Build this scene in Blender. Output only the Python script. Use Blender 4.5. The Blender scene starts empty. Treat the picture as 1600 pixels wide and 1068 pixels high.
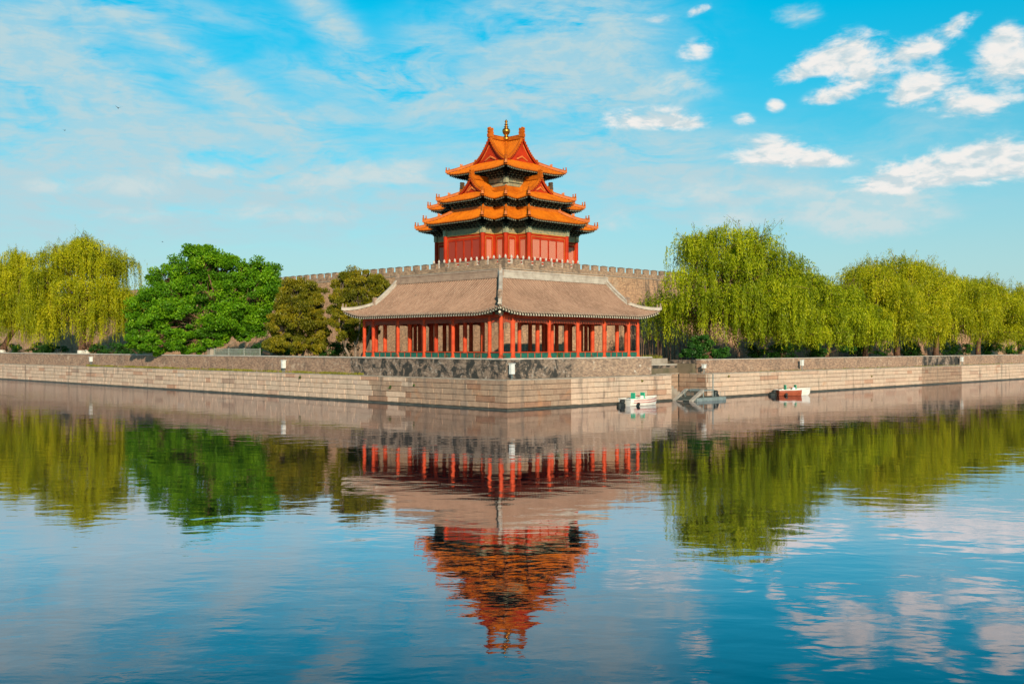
import bpy, math, random
import numpy as np
from mathutils import Vector, Matrix

# ------------------------------------------------------------------ camera, world, sun, exposure
R2 = math.sqrt(2.0)
FPX, HZ, CAMX, CAMD, CAMZ = 1621.0, 541.0, 0.29, 73.0, 4.51
scene = bpy.context.scene
COL = scene.collection

cam_d = bpy.data.cameras.new("camera")
cam = bpy.data.objects.new("camera", cam_d)
COL.objects.link(cam)
cam.location = (CAMX, -CAMD, CAMZ)
cam.rotation_euler = (math.radians(90), 0, 0)
cam_d.sensor_width = 36.0
cam_d.lens = FPX / 1600.0 * 36.0
cam_d.shift_y = 7.0 / 1600.0
cam_d.clip_end = 5000.0
scene.camera = cam
scene.view_settings.view_transform = 'Standard'
scene.view_settings.look = 'None'
scene.view_settings.gamma = 1.0
scene.view_settings.use_curve_mapping = False
scene.view_settings.exposure = 0.18

SUN_EL = math.radians(22.0)
SUN_AZ = math.radians(168.0)          # clockwise from +Y
tosun = Vector((math.sin(SUN_AZ) * math.cos(SUN_EL), math.cos(SUN_AZ) * math.cos(SUN_EL), math.sin(SUN_EL)))
sun_d = bpy.data.lights.new("sun", 'SUN')
sun_d.energy = 5.0
sun_d.angle = math.radians(0.55)
sun_d.color = (1.0, 0.81, 0.585)
sun = bpy.data.objects.new("sun", sun_d)
sun.rotation_euler = tosun.to_track_quat('Z', 'Y').to_euler()
sun.location = (60, -160, 90)
COL.objects.link(sun)


class NT:
    """tiny helper for writing node expressions"""
    def __init__(s, tree):
        s.t = tree
        s.n = tree.nodes
        s.l = tree.links

    def new(s, typ, **kw):
        n = s.n.new(typ)
        for k, v in kw.items():
            setattr(n, k, v)
        return n

    def setin(s, node, i, v):
        if v is None:
            return
        if isinstance(v, bpy.types.NodeSocket):
            s.l.new(v, node.inputs[i])
        else:
            node.inputs[i].default_value = v

    def m(s, op, a, b=None, c=None, clamp=False):
        n = s.new('ShaderNodeMath', operation=op, use_clamp=clamp)
        s.setin(n, 0, a); s.setin(n, 1, b); s.setin(n, 2, c)
        return n.outputs[0]

    def mr(s, v, a, b, c=0.0, d=1.0, smooth=True):
        n = s.new('ShaderNodeMapRange', interpolation_type='SMOOTHSTEP' if smooth else 'LINEAR')
        s.setin(n, 0, v)
        n.inputs[1].default_value = a; n.inputs[2].default_value = b
        n.inputs[3].default_value = c; n.inputs[4].default_value = d
        return n.outputs[0]

    def noise(s, vec, scale, detail=4.0, rough=0.55, dist=0.0, out=0, lac=2.0):
        n = s.new('ShaderNodeTexNoise')
        s.setin(n, 'Vector', vec)
        n.inputs['Scale'].default_value = scale
        n.inputs['Detail'].default_value = detail
        n.inputs['Roughness'].default_value = rough
        n.inputs['Distortion'].default_value = dist
        n.inputs['Lacunarity'].default_value = lac
        return n.outputs[out]

    def map(s, vec, sc=(1, 1, 1), loc=(0, 0, 0), rot=(0, 0, 0)):
        n = s.new('ShaderNodeMapping')
        s.setin(n, 0, vec)
        n.inputs['Scale'].default_value = sc
        n.inputs['Location'].default_value = loc
        n.inputs['Rotation'].default_value = rot
        return n.outputs[0]

    def mix(s, f, a, b, mode='MIX'):
        n = s.new('ShaderNodeMix', data_type='RGBA', blend_type=mode)
        s.setin(n, 0, f)
        for i, v in ((6, a), (7, b)):
            if isinstance(v, bpy.types.NodeSocket):
                s.l.new(v, n.inputs[i])
            else:
                n.inputs[i].default_value = (v[0], v[1], v[2], 1.0)
        return n.outputs[2]

    def comb(s, x, y, z):
        n = s.new('ShaderNodeCombineXYZ')
        s.setin(n, 0, x); s.setin(n, 1, y); s.setin(n, 2, z)
        return n.outputs[0]

    def sep(s, v):
        n = s.new('ShaderNodeSeparateXYZ')
        s.setin(n, 0, v)
        return n.outputs

    def ramp(s, f, stops, interp='LINEAR'):
        n = s.new('ShaderNodeValToRGB')
        s.setin(n, 0, f)
        n.color_ramp.interpolation = interp
        e = n.color_ramp.elements
        while len(e) < len(stops):
            e.new(0.5)
        for k, (p, c) in enumerate(stops):
            e[k].position = p
            e[k].color = (c[0], c[1], c[2], 1.0)
        return n.outputs[0]


def build_world():
    w = bpy.data.worlds.new("World")
    scene.world = w
    w.use_nodes = True
    t = w.node_tree
    t.nodes.clear()
    N = NT(t)
    out = N.new('ShaderNodeOutputWorld')
    bg = N.new('ShaderNodeBackground')
    N.l.new(bg.outputs[0], out.inputs[0])
    sky = N.new('ShaderNodeTexSky', sky_type='NISHITA')
    sky.sun_disc = False
    sky.sun_elevation = SUN_EL
    sky.sun_rotation = SUN_AZ
    sky.altitude = 50
    sky.air_density = 1.0
    sky.dust_density = 1.0
    sky.ozone_density = 1.0
    tc = N.new('ShaderNodeTexCoord')
    d = N.sep(tc.outputs['Generated'])
    az = N.m('ARCTAN2', d[0], d[1])
    el = N.m('ARCSINE', d[2])
    # colour of the clear air by height above the horizon (a tint on the Nishita sky)
    tint = N.ramp(N.m('MULTIPLY', el, 1.25, clamp=True), SKY_TINT)
    base = N.mix(1.0, sky.outputs[0], tint, 'MULTIPLY')
    base = N.mix(N.mr(el, 0.25, 0.015, 0.0, 0.72), base, HAZE_COL)
    p = N.comb(az, N.m('MULTIPLY', el, 2.1), 0.0)
    warp = N.noise(p, 9.0, 3.0, 0.5, out=1)
    vm = N.new('ShaderNodeVectorMath', operation='SUBTRACT')
    N.l.new(warp, vm.inputs[0]); vm.inputs[1].default_value = (0.5, 0.5, 0.5)
    vs = N.new('ShaderNodeVectorMath', operation='SCALE')
    N.l.new(vm.outputs[0], vs.inputs[0]); vs.inputs['Scale'].default_value = 0.05
    va = N.new('ShaderNodeVectorMath', operation='ADD')
    N.l.new(p, va.inputs[0]); N.l.new(vs.outputs[0], va.inputs[1])
    pw = va.outputs[0]
    n_big = N.noise(pw, 26.0, 8.0, 0.62, 0.15)
    n_bump = N.noise(pw, 75.0, 6.0, 0.62)
    up = N.new('ShaderNodeVectorMath', operation='ADD')
    N.l.new(pw, up.inputs[0]); up.inputs[1].default_value = (0.006, 0.016, 0.0)
    n_up = N.noise(up.outputs[0], 26.0, 4.0, 0.62, 0.15)
    n_lo = N.noise(pw, 26.0, 4.0, 0.62, 0.15)
    relief = N.m('SUBTRACT', n_lo, n_up)

    def blob(cx, cy, hw, hh, s, rot=0.0, flat=1.0):
        a0 = math.atan((cx - 800.0) / FPX)
        e0 = math.atan((HZ - cy) / FPX * math.cos(a0))
        A = hw / FPX * math.cos(a0) ** 2
        B = hh / FPX
        dx = N.m('SUBTRACT', az, a0)
        dy = N.m('SUBTRACT', el, e0)
        if rot:
            c, sn = math.cos(rot), math.sin(rot)
            dx2 = N.m('ADD', N.m('MULTIPLY', dx, c), N.m('MULTIPLY', dy, sn))
            dy = N.m('SUBTRACT', N.m('MULTIPLY', dy, c), N.m('MULTIPLY', dx, sn))
            dx = dx2
        if flat != 1.0:
            dy = N.m('MAXIMUM', dy, N.m('MULTIPLY', dy, -flat))
        q = N.m('ADD', N.m('POWER', N.m('ABSOLUTE', N.m('DIVIDE', dx, A)), 2.0), N.m('POWER', N.m('ABSOLUTE', N.m('DIVIDE', dy, B)), 2.0))
        g = N.m('MULTIPLY', N.m('EXPONENT', N.m('MULTIPLY', q, -1.0)), s)
        return g

    def total(lst):
        acc = None
        for b in lst:
            g = blob(*b)
            acc = g if acc is None else N.m('ADD', acc, g)
        return acc
    cum = total(CUMULUS)
    dens = N.m('ADD', cum, N.m('MULTIPLY', N.m('SUBTRACT', n_big, 0.5), 2.6))
    dens = N.m('ADD', dens, N.m('MULTIPLY', N.m('SUBTRACT', n_bump, 0.5), 0.8))
    gate = N.mr(cum, 0.10, 0.45)
    cmask = N.m('MULTIPLY', N.m('MULTIPLY', N.mr(dens, 0.10, 1.15), gate), N.mr(n_bump, 0.2, 0.6, 0.86, 1.0))
    fa = total(FAINT)
    fd = N.m('ADD', fa, N.m('MULTIPLY', N.m('SUBTRACT', n_big, 0.5), 2.0))
    fmask = N.m('MULTIPLY', N.m('MULTIPLY', N.mr(fd, 0.15, 1.35), N.mr(fa, 0.05, 0.4)), N.mr(N.m('ADD', n_bump, N.m('MULTIPLY', relief, 2.0)), 0.25, 0.75, 0.55, 0.95))
    # streaky high veils
    ps = N.map(pw, sc=(1.0, 1.5, 1.0), rot=(0, 0, 0.45))
    n_str = N.noise(ps, 8.0, 9.0, 0.60, 0.9)
    n_fin = N.noise(N.map(pw, sc=(1.0, 2.4, 1.0), rot=(0, 0, 0.4)), 34.0, 7.0, 0.66, 0.5)
    cir = total(CIRRUS)
    cir = N.m('MULTIPLY', cir, 1.25)
    cd = N.m('MULTIPLY', cir, N.m('ADD', N.mr(n_str, 0.32, 0.66, 0.06, 1.3), N.m('MULTIPLY', N.m('SUBTRACT', n_fin, 0.5), 0.9)), clamp=True)
    # weak clouds elsewhere in the sky
    behind = N.mr(d[1], 0.5, -0.1)
    gen = N.m('MULTIPLY', N.mr(N.noise(tc.outputs['Generated'], 3.0, 5.0, 0.6), 0.5, 0.72), N.m('MULTIPLY', behind, 0.6))
    cd = N.m('MAXIMUM', cd, gen)
    cd = N.m('MULTIPLY', N.m('SUBTRACT', 1.0, N.m('EXPONENT', N.m('MULTIPLY', cd, -2.1))), N.mr(N.m('ADD', n_fin, N.m('MULTIPLY', relief, 1.5)), 0.25, 0.75, 0.82, 1.18))
    col = N.mix(cd, base, VEIL_COL)
    col = N.mix(fmask, col, FAINT_COL)
    shade = N.mr(N.m('ADD', N.m('MULTIPLY', relief, 5.5), N.m('MULTIPLY', N.m('SUBTRACT', n_bump, 0.5), 1.6)), -0.75, 0.55)
    ccol = N.mix(shade, CLOUD_LO, CLOUD_HI)
    col = N.mix(cmask, col, ccol)
    N.l.new(col, bg.inputs[0])
    bg.inputs[1].default_value = SKY_STRENGTH


SKY_STRENGTH = 0.115
SKY_TINT = [(0.0, (0.60, 0.95, 1.0)), (0.12, (0.40, 0.90, 0.96)), (0.25, (0.13, 0.95, 1.02)), (0.39, (0.0, 1.13, 1.22)), (0.60, (0.0, 0.55, 0.75)), (1.0, (0.03, 0.30, 0.50))]
HAZE_COL = (3.75, 5.0, 5.35)
VEIL_COL = (3.6, 5.1, 5.6)
FAINT_COL = (4.6, 5.55, 5.7)
CLOUD_LO = (4.5, 5.35, 5.65)
CLOUD_HI = (6.9, 6.7, 6.45)
CUMULUS = [
    (1322, 88, 60, 30, 1.35, 0.15, 1.5), (1262, 112, 50, 15, 1.1, 0.3, 1.5), (1298, 153, 38, 14, 1.05, 0.1, 1.5), (1345, 120, 38, 20, .9),
    (1450, 132, 58, 28, 1.2, 0.0, 1.4), (1448, 74, 44, 16, 1.0, 0.25), (1410, 86, 22, 9, .7),
    (1582, 98, 54, 40, 1.25), (1515, 165, 62, 17, .95), (1412, 152, 30, 12, .75),
    (1215, 248, 68, 17, 1.4, 0.0, 1.8), (1285, 253, 46, 9, 1.1), (1205, 222, 55, 16, .75),
    (1020, 190, 76, 19, 1.3, 0.0, 1.8), (1075, 196, 32, 8, 1.0),
    (1470, 272, 110, 30, 1.2, 0.08, 1.6), (1575, 258, 100, 33, 1.25, 0, 1.5), (1390, 288, 55, 15, .9, 0, 1.5),
    (1088, 78, 28, 16, .95, 0.3), (1092, 16, 18, 7, .9, 0.3), (1028, 30, 20, 7, .85, 0.1),
    (1495, 38, 32, 10, .9, 0.4), (1211, 165, 14, 10, .85), (1163, 186, 18, 9, .85), (1570, 55, 24, 12, .8),
]
FAINT = [
    (320, 268, 54, 15, 1.35, 0, 1.5), (570, 272, 66, 22, 1.4, 0, 1.6), (200, 290, 70, 18, 1.1), (75, 292, 40, 11, 1.0), (470, 288, 60, 16, 1.0),
    (1325, 350, 90, 26, 1.15), (1140, 345, 70, 16, .95), (1090, 300, 80, 22, 1.0), (1240, 300, 70, 18, .8), (640, 268, 40, 20, .9),
    (500, 335, 90, 14, .7), (1060, 130, 60, 26, 1.1), (1240, 25, 44, 18, .7), (1380, 310, 130, 27, 1.0), (370, 330, 70, 14, .6), (960, 345, 60, 18, .7),
    (200, 335, 80, 14, .6), (1420, 345, 80, 16, .6),
]
CIRRUS = [
    (880, 85, 125, 70, .95), (960, 150, 75, 30, .6), (800, 150, 90, 35, .6), (860, 20, 110, 24, .35), (930, 60, 60, 40, .3),
    (525, 45, 100, 22, .75, -0.75), (585, 130, 130, 26, .65, -.1), (490, 182, 90, 16, .6), (650, 90, 60, 40, .35, .4), (700, 170, 80, 30, .5),
    (40, 90, 130, 60, .75), (150, 120, 110, 34, .65, -0.3), (300, 95, 190, 20, .65, -0.50), (430, 195, 90, 18, .5, -.35), (360, 150, 60, 20, .4, -.4),
    (60, 260, 240, 90, .85), (300, 270, 200, 70, .65), (1000, 255, 190, 40, .75), (960, 215, 100, 24, .45, .3), (1100, 300, 150, 40, .5),
    (180, 15, 220, 24, .35), (500, 290, 190, 60, .65), (720, 300, 140, 60, .5), (1430, 210, 150, 50, .15), (1250, 320, 200, 30, .4),
]
build_world()

# ------------------------------------------------------------------ coordinates
# U runs along the right hand bank, V along the left hand bank, both away from the corner of the moat (origin).
ROT = math.radians(45)


def W(U, V, z=0.0):
    return Vector(((U - V) / R2, (U + V) / R2, z))


def at_U(px, U):
    """V of the point on the vertical plane U seen at photo column px"""
    k = (px - 800.0) / FPX
    Y = (U * R2 - k * CAMD - CAMX) / (1 + k)
    X = U * R2 - Y
    return (Y - X) / R2


def at_V(px, V):
    k = (px - 800.0) / FPX
    Y = (V * R2 + k * CAMD + CAMX) / (1 - k)
    X = Y - V * R2
    return (X + Y) / R2


def zat(py, U, V):
    return CAMZ + (HZ - py) / FPX * ((U + V) / R2 + CAMD)


def px_m(U, V):
    return ((U + V) / R2 + CAMD) / FPX      # metres per photo pixel there


# ------------------------------------------------------------------ object helpers
def tag(o, label=None, cat=None, group=None, kind=None):
    if label: o["label"] = label
    if cat: o["category"] = cat
    if group: o["group"] = group
    if kind: o["kind"] = kind
    return o


def empty(name, loc=(0, 0, 0), rz=0.0, label=None, cat=None, group=None):
    o = bpy.data.objects.new(name, None)
    o.location = loc
    o.rotation_euler = (0, 0, rz)
    o.empty_display_size = 0.3
    COL.objects.link(o)
    return tag(o, label, cat, group)


class MB:
    """collects geometry for ONE mesh"""
    def __init__(s):
        s.v = []; s.f = []; s.m = []; s.c = []; s.cur = 0; s.tint = 0.5; s.cuts = []

    def face(s, pts):
        b = len(s.v)
        s.v.extend(pts)
        s.f.append(tuple(range(b, b + len(pts))))
        s.m.append(s.cur); s.c.append(s.tint)

    def faces(s, verts, faces):
        b = len(s.v)
        s.v.extend(verts)
        for f in faces:
            s.f.append(tuple(i + b for i in f)); s.m.append(s.cur); s.c.append(s.tint)

    def box(s, x0, x1, y0, y1, z0, z1):
        s.faces([(x0, y0, z0), (x1, y0, z0), (x1, y1, z0), (x0, y1, z0), (x0, y0, z1), (x1, y0, z1), (x1, y1, z1), (x0, y1, z1)],
                [(3, 2, 1, 0), (4, 5, 6, 7), (0, 1, 5, 4), (1, 2, 6, 5), (2, 3, 7, 6), (3, 0, 4, 7)])

    def cbox(s, cx, cy, cz, dx, dy, dz):
        s.box(cx - dx / 2, cx + dx / 2, cy - dy / 2, cy + dy / 2, cz - dz / 2, cz + dz / 2)

    def rbox(s, x0, x1, y0, y1, z0, z1, b):
        """box with chamfered edges on top and uprights"""
        P = []
        for (z, k) in ((z0, 0), (z1 - b, 0), (z1, 1)):
            i = b if k else 0
            P += [(x0 + b, y0 + i, z), (x1 - b, y0 + i, z), (x1 - i, y0 + b, z), (x1 - i, y1 - b, z),
                  (x1 - b, y1 - i, z), (x0 + b, y1 - i, z), (x0 + i, y1 - b, z), (x0 + i, y0 + b, z)]
        F = [tuple(range(16, 24)), tuple(reversed(range(0, 8)))]
        for r in (0, 8):
            for k in range(8):
                F.append((r + k, r + (k + 1) % 8, r + 8 + (k + 1) % 8, r + 8 + k))
        s.faces(P, F)

    def tube(s, p0, p1, r0, r1=None, n=10, caps=True):
        r1 = r0 if r1 is None else r1
        p0 = Vector(p0); p1 = Vector(p1)
        d = (p1 - p0)
        if d.length < 1e-6: return
        d.normalize()
        a = d.orthogonal().normalized(); b = d.cross(a)
        vs = []
        for p, r in ((p0, r0), (p1, r1)):
            for k in range(n):
                t = 2 * math.pi * k / n
                q = p + a * (r * math.cos(t)) + b * (r * math.sin(t))
                vs.append(tuple(q))
        fs = [(k, (k + 1) % n, n + (k + 1) % n, n + k) for k in range(n)]
        if caps:
            fs += [tuple(reversed(range(n))), tuple(range(n, 2 * n))]
        s.faces(vs, fs)

    def path(s, pts, radii, n=8):
        """round tapered tube along a polyline"""
        pts = [Vector(p) for p in pts]
        vs = []; fs = []
        ref = Vector((0.31, 0.2, 0.93)).normalized()
        for i, p in enumerate(pts):
            d = (pts[min(i + 1, len(pts) - 1)] - pts[max(i - 1, 0)]).normalized()
            a = d.cross(ref)
            if a.length < 0.1: a = d.cross(Vector((1, 0, 0)))
            a.normalize(); b = d.cross(a)
            for k in range(n):
                t = 2 * math.pi * k / n
                vs.append(tuple(p + (a * math.cos(t) + b * math.sin(t)) * radii[i]))
        for i in range(len(pts) - 1):
            for k in range(n):
                fs.append((i * n + k, i * n + (k + 1) % n, (i + 1) * n + (k + 1) % n, (i + 1) * n + k))
        fs += [tuple(reversed(range(n))), tuple(range((len(pts) - 1) * n, len(pts) * n))]
        s.faces(vs, fs)

    def lathe(s, cx, cy, prof, n=16):
        vs = []; fs = []
        for (r, z) in prof:
            for k in range(n):
                t = 2 * math.pi * k / n
                vs.append((cx + r * math.cos(t), cy + r * math.sin(t), z))
        for i in range(len(prof) - 1):
            for k in range(n):
                fs.append((i * n + k, i * n + (k + 1) % n, (i + 1) * n + (k + 1) % n, (i + 1) * n + k))
        fs += [tuple(reversed(range(n))), tuple(range((len(prof) - 1) * n, len(prof) * n))]
        s.faces(vs, fs)

    def sweep(s, pts, sec, up=(0, 0, 1)):
        """sweep a cross-section [(side, up)...] along a 3D polyline"""
        pts = [Vector(p) for p in pts]
        n = len(sec); vs = []; fs = []
        for i, p in enumerate(pts):
            d = pts[min(i + 1, len(pts) - 1)] - pts[max(i - 1, 0)]
            d2 = Vector((d.x, d.y, 0))
            if d2.length < 1e-6: d2 = Vector((1, 0, 0))
            d2.normalize()
            side = Vector((d2.y, -d2.x, 0))
            for (a, b) in sec:
                vs.append(tuple(p + side * a + Vector(up) * b))
        for i in range(len(pts) - 1):
            for k in range(n):
                fs.append((i * n + k, (i + 1) * n + k, (i + 1) * n + (k + 1) % n, i * n + (k + 1) % n))
        fs += [tuple(range(n)), tuple(reversed(range((len(pts) - 1) * n, len(pts) * n)))]
        s.faces(vs, fs)

    def extrude(s, poly, origin, ax, ay, az, th):
        """closed outline in the plane (ax, ay) given thickness th along az, centred"""
        o = Vector(origin); ax = Vector(ax); ay = Vector(ay); az = Vector(az)
        n = len(poly); vs = []
        for k in (-0.5, 0.5):
            for (a, b) in poly:
                vs.append(tuple(o + ax * a + ay * b + az * (th * k)))
        fs = [tuple(reversed(range(n))), tuple(range(n, 2 * n))]
        fs += [(k, (k + 1) % n, n + (k + 1) % n, n + k) for k in range(n)]
        s.faces(vs, fs)

    def cut(s):
        """everything added after this is the next separate piece"""
        s.cuts.append((len(s.v), len(s.f)))

    def build_each(s, name, mats, parent=None, **kw):
        cs = s.cuts + [(len(s.v), len(s.f))]
        if cs[0] != (0, 0): cs = [(0, 0)] + cs
        for (v0, f0), (v1, f1) in zip(cs[:-1], cs[1:]):
            if f1 == f0: continue
            q = MB()
            q.v = s.v[v0:v1]; q.f = [tuple(i - v0 for i in f) for f in s.f[f0:f1]]; q.m = s.m[f0:f1]; q.c = s.c[f0:f1]
            q.build(name, mats, parent, **kw)

    def build(s, name, mats, parent=None, uv=True, smooth=False, loc=None, rz=0.0):
        me = bpy.data.meshes.new(name)
        V = np.asarray(s.v, dtype=np.float32).reshape(-1, 3)
        me.from_pydata([tuple(map(float, v)) for v in s.v], [], s.f)
        if not isinstance(mats, (list, tuple)): mats = [mats]
        for m in mats: me.materials.append(m)
        me.update()
        me.polygons.foreach_set('material_index', np.asarray(s.m, dtype=np.int32))
        if smooth:
            me.polygons.foreach_set('use_smooth', np.ones(len(s.f), dtype=bool))
        nl = len(me.loops)
        tot = np.zeros(len(s.f), dtype=np.int32); me.polygons.foreach_get('loop_total', tot)
        if uv:
            nrm = np.zeros(len(s.f) * 3, dtype=np.float32); me.polygons.foreach_get('normal', nrm)
            nrm = np.abs(nrm.reshape(-1, 3))
            vi = np.zeros(nl, dtype=np.int32); me.loops.foreach_get('vertex_index', vi)
            P = V[vi]
            nn = np.repeat(nrm, tot, axis=0)
            top = nn[:, 2] > 0.75
            xx = (nn[:, 0] > nn[:, 1]) & ~top
            u = np.where(top, P[:, 0], np.where(xx, P[:, 1], P[:, 0]))
            v = np.where(top, P[:, 1], P[:, 2])
            lay = me.uv_layers.new(name='UVMap')
            lay.data.foreach_set('uv', np.stack([u, v], 1).ravel())
        at = me.attributes.new('tint', 'FLOAT', 'FACE')
        at.data.foreach_set('value', np.asarray(s.c, dtype=np.float32))
        o = bpy.data.objects.new(name, me)
        COL.objects.link(o)
        if parent: o.parent = parent
        if loc is not None: o.location = loc
        if rz: o.rotation_euler = (0, 0, rz)
        return o


# ------------------------------------------------------------------ materials
def newmat(name):
    m = bpy.data.materials.new(name)
    m.use_nodes = True
    t = m.node_tree
    t.nodes.clear()
    N = NT(t)
    out = N.new('ShaderNodeOutputMaterial')
    b = N.new('ShaderNodeBsdfPrincipled')
    N.l.new(b.outputs[0], out.inputs[0])
    return m, N, b, out


def bump(N, b, h, strength=0.3, dist=0.02):
    n = N.new('ShaderNodeBump')
    n.inputs['Strength'].default_value = strength
    n.inputs['Distance'].default_value = dist
    N.l.new(h, n.inputs['Height'])
    N.l.new(n.outputs[0], b.inputs['Normal'])


def obj_coord(N):
    return N.new('ShaderNodeTexCoord').outputs['Object']


def attr(N, name='tint'):
    n = N.new('ShaderNodeAttribute')
    n.attribute_name = name
    return n.outputs['Fac']


def simple(name, c, c2=None, rough=0.6, scale=3.0, metal=0.0, bumps=0.2, spec=0.4):
    m, N, b, _ = newmat(name)
    oc = obj_coord(N)
    c2 = c2 or tuple(x * 0.7 for x in c)
    n = N.noise(oc, scale, 6.0, 0.6)
    N.l.new(N.mix(N.mr(n, 0.35, 0.68), c, c2), b.inputs['Base Color'])
    b.inputs['Roughness'].default_value = rough
    b.inputs['Metallic'].default_value = metal
    b.inputs['Specular IOR Level'].default_value = spec
    if bumps: bump(N, b, N.noise(oc, scale * 8, 3.0), bumps, 0.01)
    return m


def brick_wall(name, ca, cb, cm, stain, stain_amt, bw=0.45, bh=0.13, streak=0.5, pale=None, pale_amt=0.3, sc=0.35, lo=0.505, hi=0.60):
    m, N, b, _ = newmat(name)
    uv = N.new('ShaderNodeTexCoord').outputs['UV']
    oc = obj_coord(N)
    br = N.new('ShaderNodeTexBrick')
    N.l.new(uv, br.inputs['Vector'])
    br.inputs['Color1'].default_value = (*ca, 1); br.inputs['Color2'].default_value = (*cb, 1)
    br.inputs['Mortar'].default_value = (*cm, 1)
    br.inputs['Scale'].default_value = 1.0
    br.inputs['Mortar Size'].default_value = 0.005
    br.inputs['Brick Width'].default_value = bw
    br.inputs['Row Height'].default_value = bh
    br.inputs['Bias'].default_value = 0.1
    col = br.outputs[0]
    # single bricks darker or paler
    cell = N.noise(N.map(oc, sc=(3.2, 3.2, 7.5)), 1.0, 2.0, 0.7)
    col = N.mix(N.mr(cell, 0.3, 0.7, 0.0, 1.0), N.mix(1.0, col, (0.62, 0.62, 0.64), 'MULTIPLY'), N.mix(1.0, col, (1.22, 1.18, 1.12), 'MULTIPLY'))
    if pale:
        pn = N.noise(oc, sc * 3.0, 7.0, 0.68, 0.4)
        col = N.mix(N.m('MULTIPLY', N.mr(pn, 0.56, 0.66), pale_amt), col, pale)
    # weathering blotches and vertical streaks
    sn = N.noise(oc, sc, 8.0, 0.66, 0.6)
    st = N.noise(N.map(oc, sc=(1.3, 1.3, 0.13)), 1.1, 7.0, 0.65, 0.3)
    s1 = N.mr(N.m('ADD', N.m('MULTIPLY', sn, 1 - streak), N.m('MULTIPLY', st, streak)), lo, hi)
    col = N.mix(N.m('MULTIPLY', s1, stain_amt), col, stain)
    N.l.new(col, b.inputs['Base Color'])
    b.inputs['Roughness'].default_value = 0.9
    b.inputs['Specular IOR Level'].default_value = 0.2
    h = N.m('ADD', N.m('MULTIPLY', br.outputs['Fac'], -0.6), N.m('MULTIPLY', N.noise(oc, 9.0, 4.0), 1.0))
    bump(N, b, h, 0.7, 0.03)
    return m


def granite(name, old):
    m, N, b, _ = newmat(name)
    oc = obj_coord(N)
    t = attr(N)
    col = N.ramp(t, [(0.0, (0.37, 0.255, 0.195)), (0.2, (0.56, 0.375, 0.275)), (0.4, (0.54, 0.42, 0.325)), (0.6, (0.62, 0.455, 0.34)),
                     (0.78, (0.53, 0.40, 0.31)), (0.92, (0.47, 0.28, 0.19)), (1.0, (0.55, 0.46, 0.39))])
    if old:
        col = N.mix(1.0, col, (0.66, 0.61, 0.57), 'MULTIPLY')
    n = N.noise(oc, 2.2, 8.0, 0.7)
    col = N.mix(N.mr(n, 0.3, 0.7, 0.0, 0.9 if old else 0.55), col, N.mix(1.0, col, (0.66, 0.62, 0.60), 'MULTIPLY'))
    st = N.noise(N.map(oc, sc=(1.2, 1.2, 0.25)), 0.9, 7.0, 0.65)
    col = N.mix(N.mr(st, 0.52, 0.70, 0.0, 0.7), col, (0.15, 0.12, 0.10))
    rust = N.noise(oc, 0.5, 5.0, 0.6, 0.5)
    col = N.mix(N.mr(rust, 0.6, 0.74, 0.0, 0.5), col, (0.44, 0.21, 0.10))
    z = N.sep(oc)[2]
    wet = N.mr(N.m('ADD', z, N.m('MULTIPLY', N.noise(oc, 1.5, 4.0), 0.25)), 0.36, 0.16, 0.0, 0.85)
    col = N.mix(wet, col, (0.055, 0.065, 0.055))
    N.l.new(col, b.inputs['Base Color'])
    b.inputs['Roughness'].default_value = 0.8
    bump(N, b, N.noise(oc, 14.0, 5.0, 0.7), 0.5, 0.02)
    return m


def tile_mat(name, ca, cb, cc, rough, spec, patch=0.6, soil=(0.1, 0.07, 0.05), soil_amt=0.4):
    m, N, b, _ = newmat(name)
    oc = obj_coord(N)
    t = attr(N)
    n = N.noise(oc, patch, 7.0, 0.65, 0.3)
    col = N.mix(N.mr(n, 0.35, 0.65), ca, cb)
    n2 = N.noise(oc, 6.0, 4.0, 0.7)
    col = N.mix(N.mr(n2, 0.42, 0.7, 0, 0.6), col, cc)
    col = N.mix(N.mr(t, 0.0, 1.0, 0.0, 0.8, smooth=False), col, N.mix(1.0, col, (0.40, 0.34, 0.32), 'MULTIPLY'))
    n3 = N.noise(oc, 2.2, 8.0, 0.75, 0.2)
    col = N.mix(N.mr(n3, 0.60, 0.70, 0.0, soil_amt), col, soil)
    N.l.new(col, b.inputs['Base Color'])
    b.inputs['Roughness'].default_value = rough
    b.inputs['Specular IOR Level'].default_value = spec
    bump(N, b, n2, 0.3, 0.01)
    return m


def leaf_mat(name, stops, trans=0.35):
    m = bpy.data.materials.new(name)
    m.use_nodes = True
    t = m.node_tree
    t.nodes.clear()
    N = NT(t)
    out = N.new('ShaderNodeOutputMaterial')
    oc = obj_coord(N)
    tt = attr(N)
    n = N.noise(oc, 0.45, 3.0, 0.6)
    f = N.m('ADD', N.m('MULTIPLY', tt, 0.6), N.m('MULTIPLY', N.mr(n, 0.3, 0.7), 0.4))
    col = N.ramp(f, stops)
    d = N.new('ShaderNodeBsdfDiffuse'); N.l.new(col, d.inputs[0])
    tr = N.new('ShaderNodeBsdfTranslucent'); N.l.new(N.mix(1.0, col, (1.15, 1.25, 0.6), 'MULTIPLY'), tr.inputs[0])
    g = N.new('ShaderNodeBsdfGlossy'); g.inputs['Roughness'].default_value = 0.45; g.inputs[0].default_value = (0.6, 0.6, 0.5, 1)
    mx = N.new('ShaderNodeMixShader'); mx.inputs[0].default_value = trans
    N.l.new(d.outputs[0], mx.inputs[1]); N.l.new(tr.outputs[0], mx.inputs[2])
    m2 = N.new('ShaderNodeMixShader'); m2.inputs[0].default_value = 0.02
    N.l.new(mx.outputs[0], m2.inputs[1]); N.l.new(g.outputs[0], m2.inputs[2])
    N.l.new(m2.outputs[0], out.inputs[0])
    return m


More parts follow.
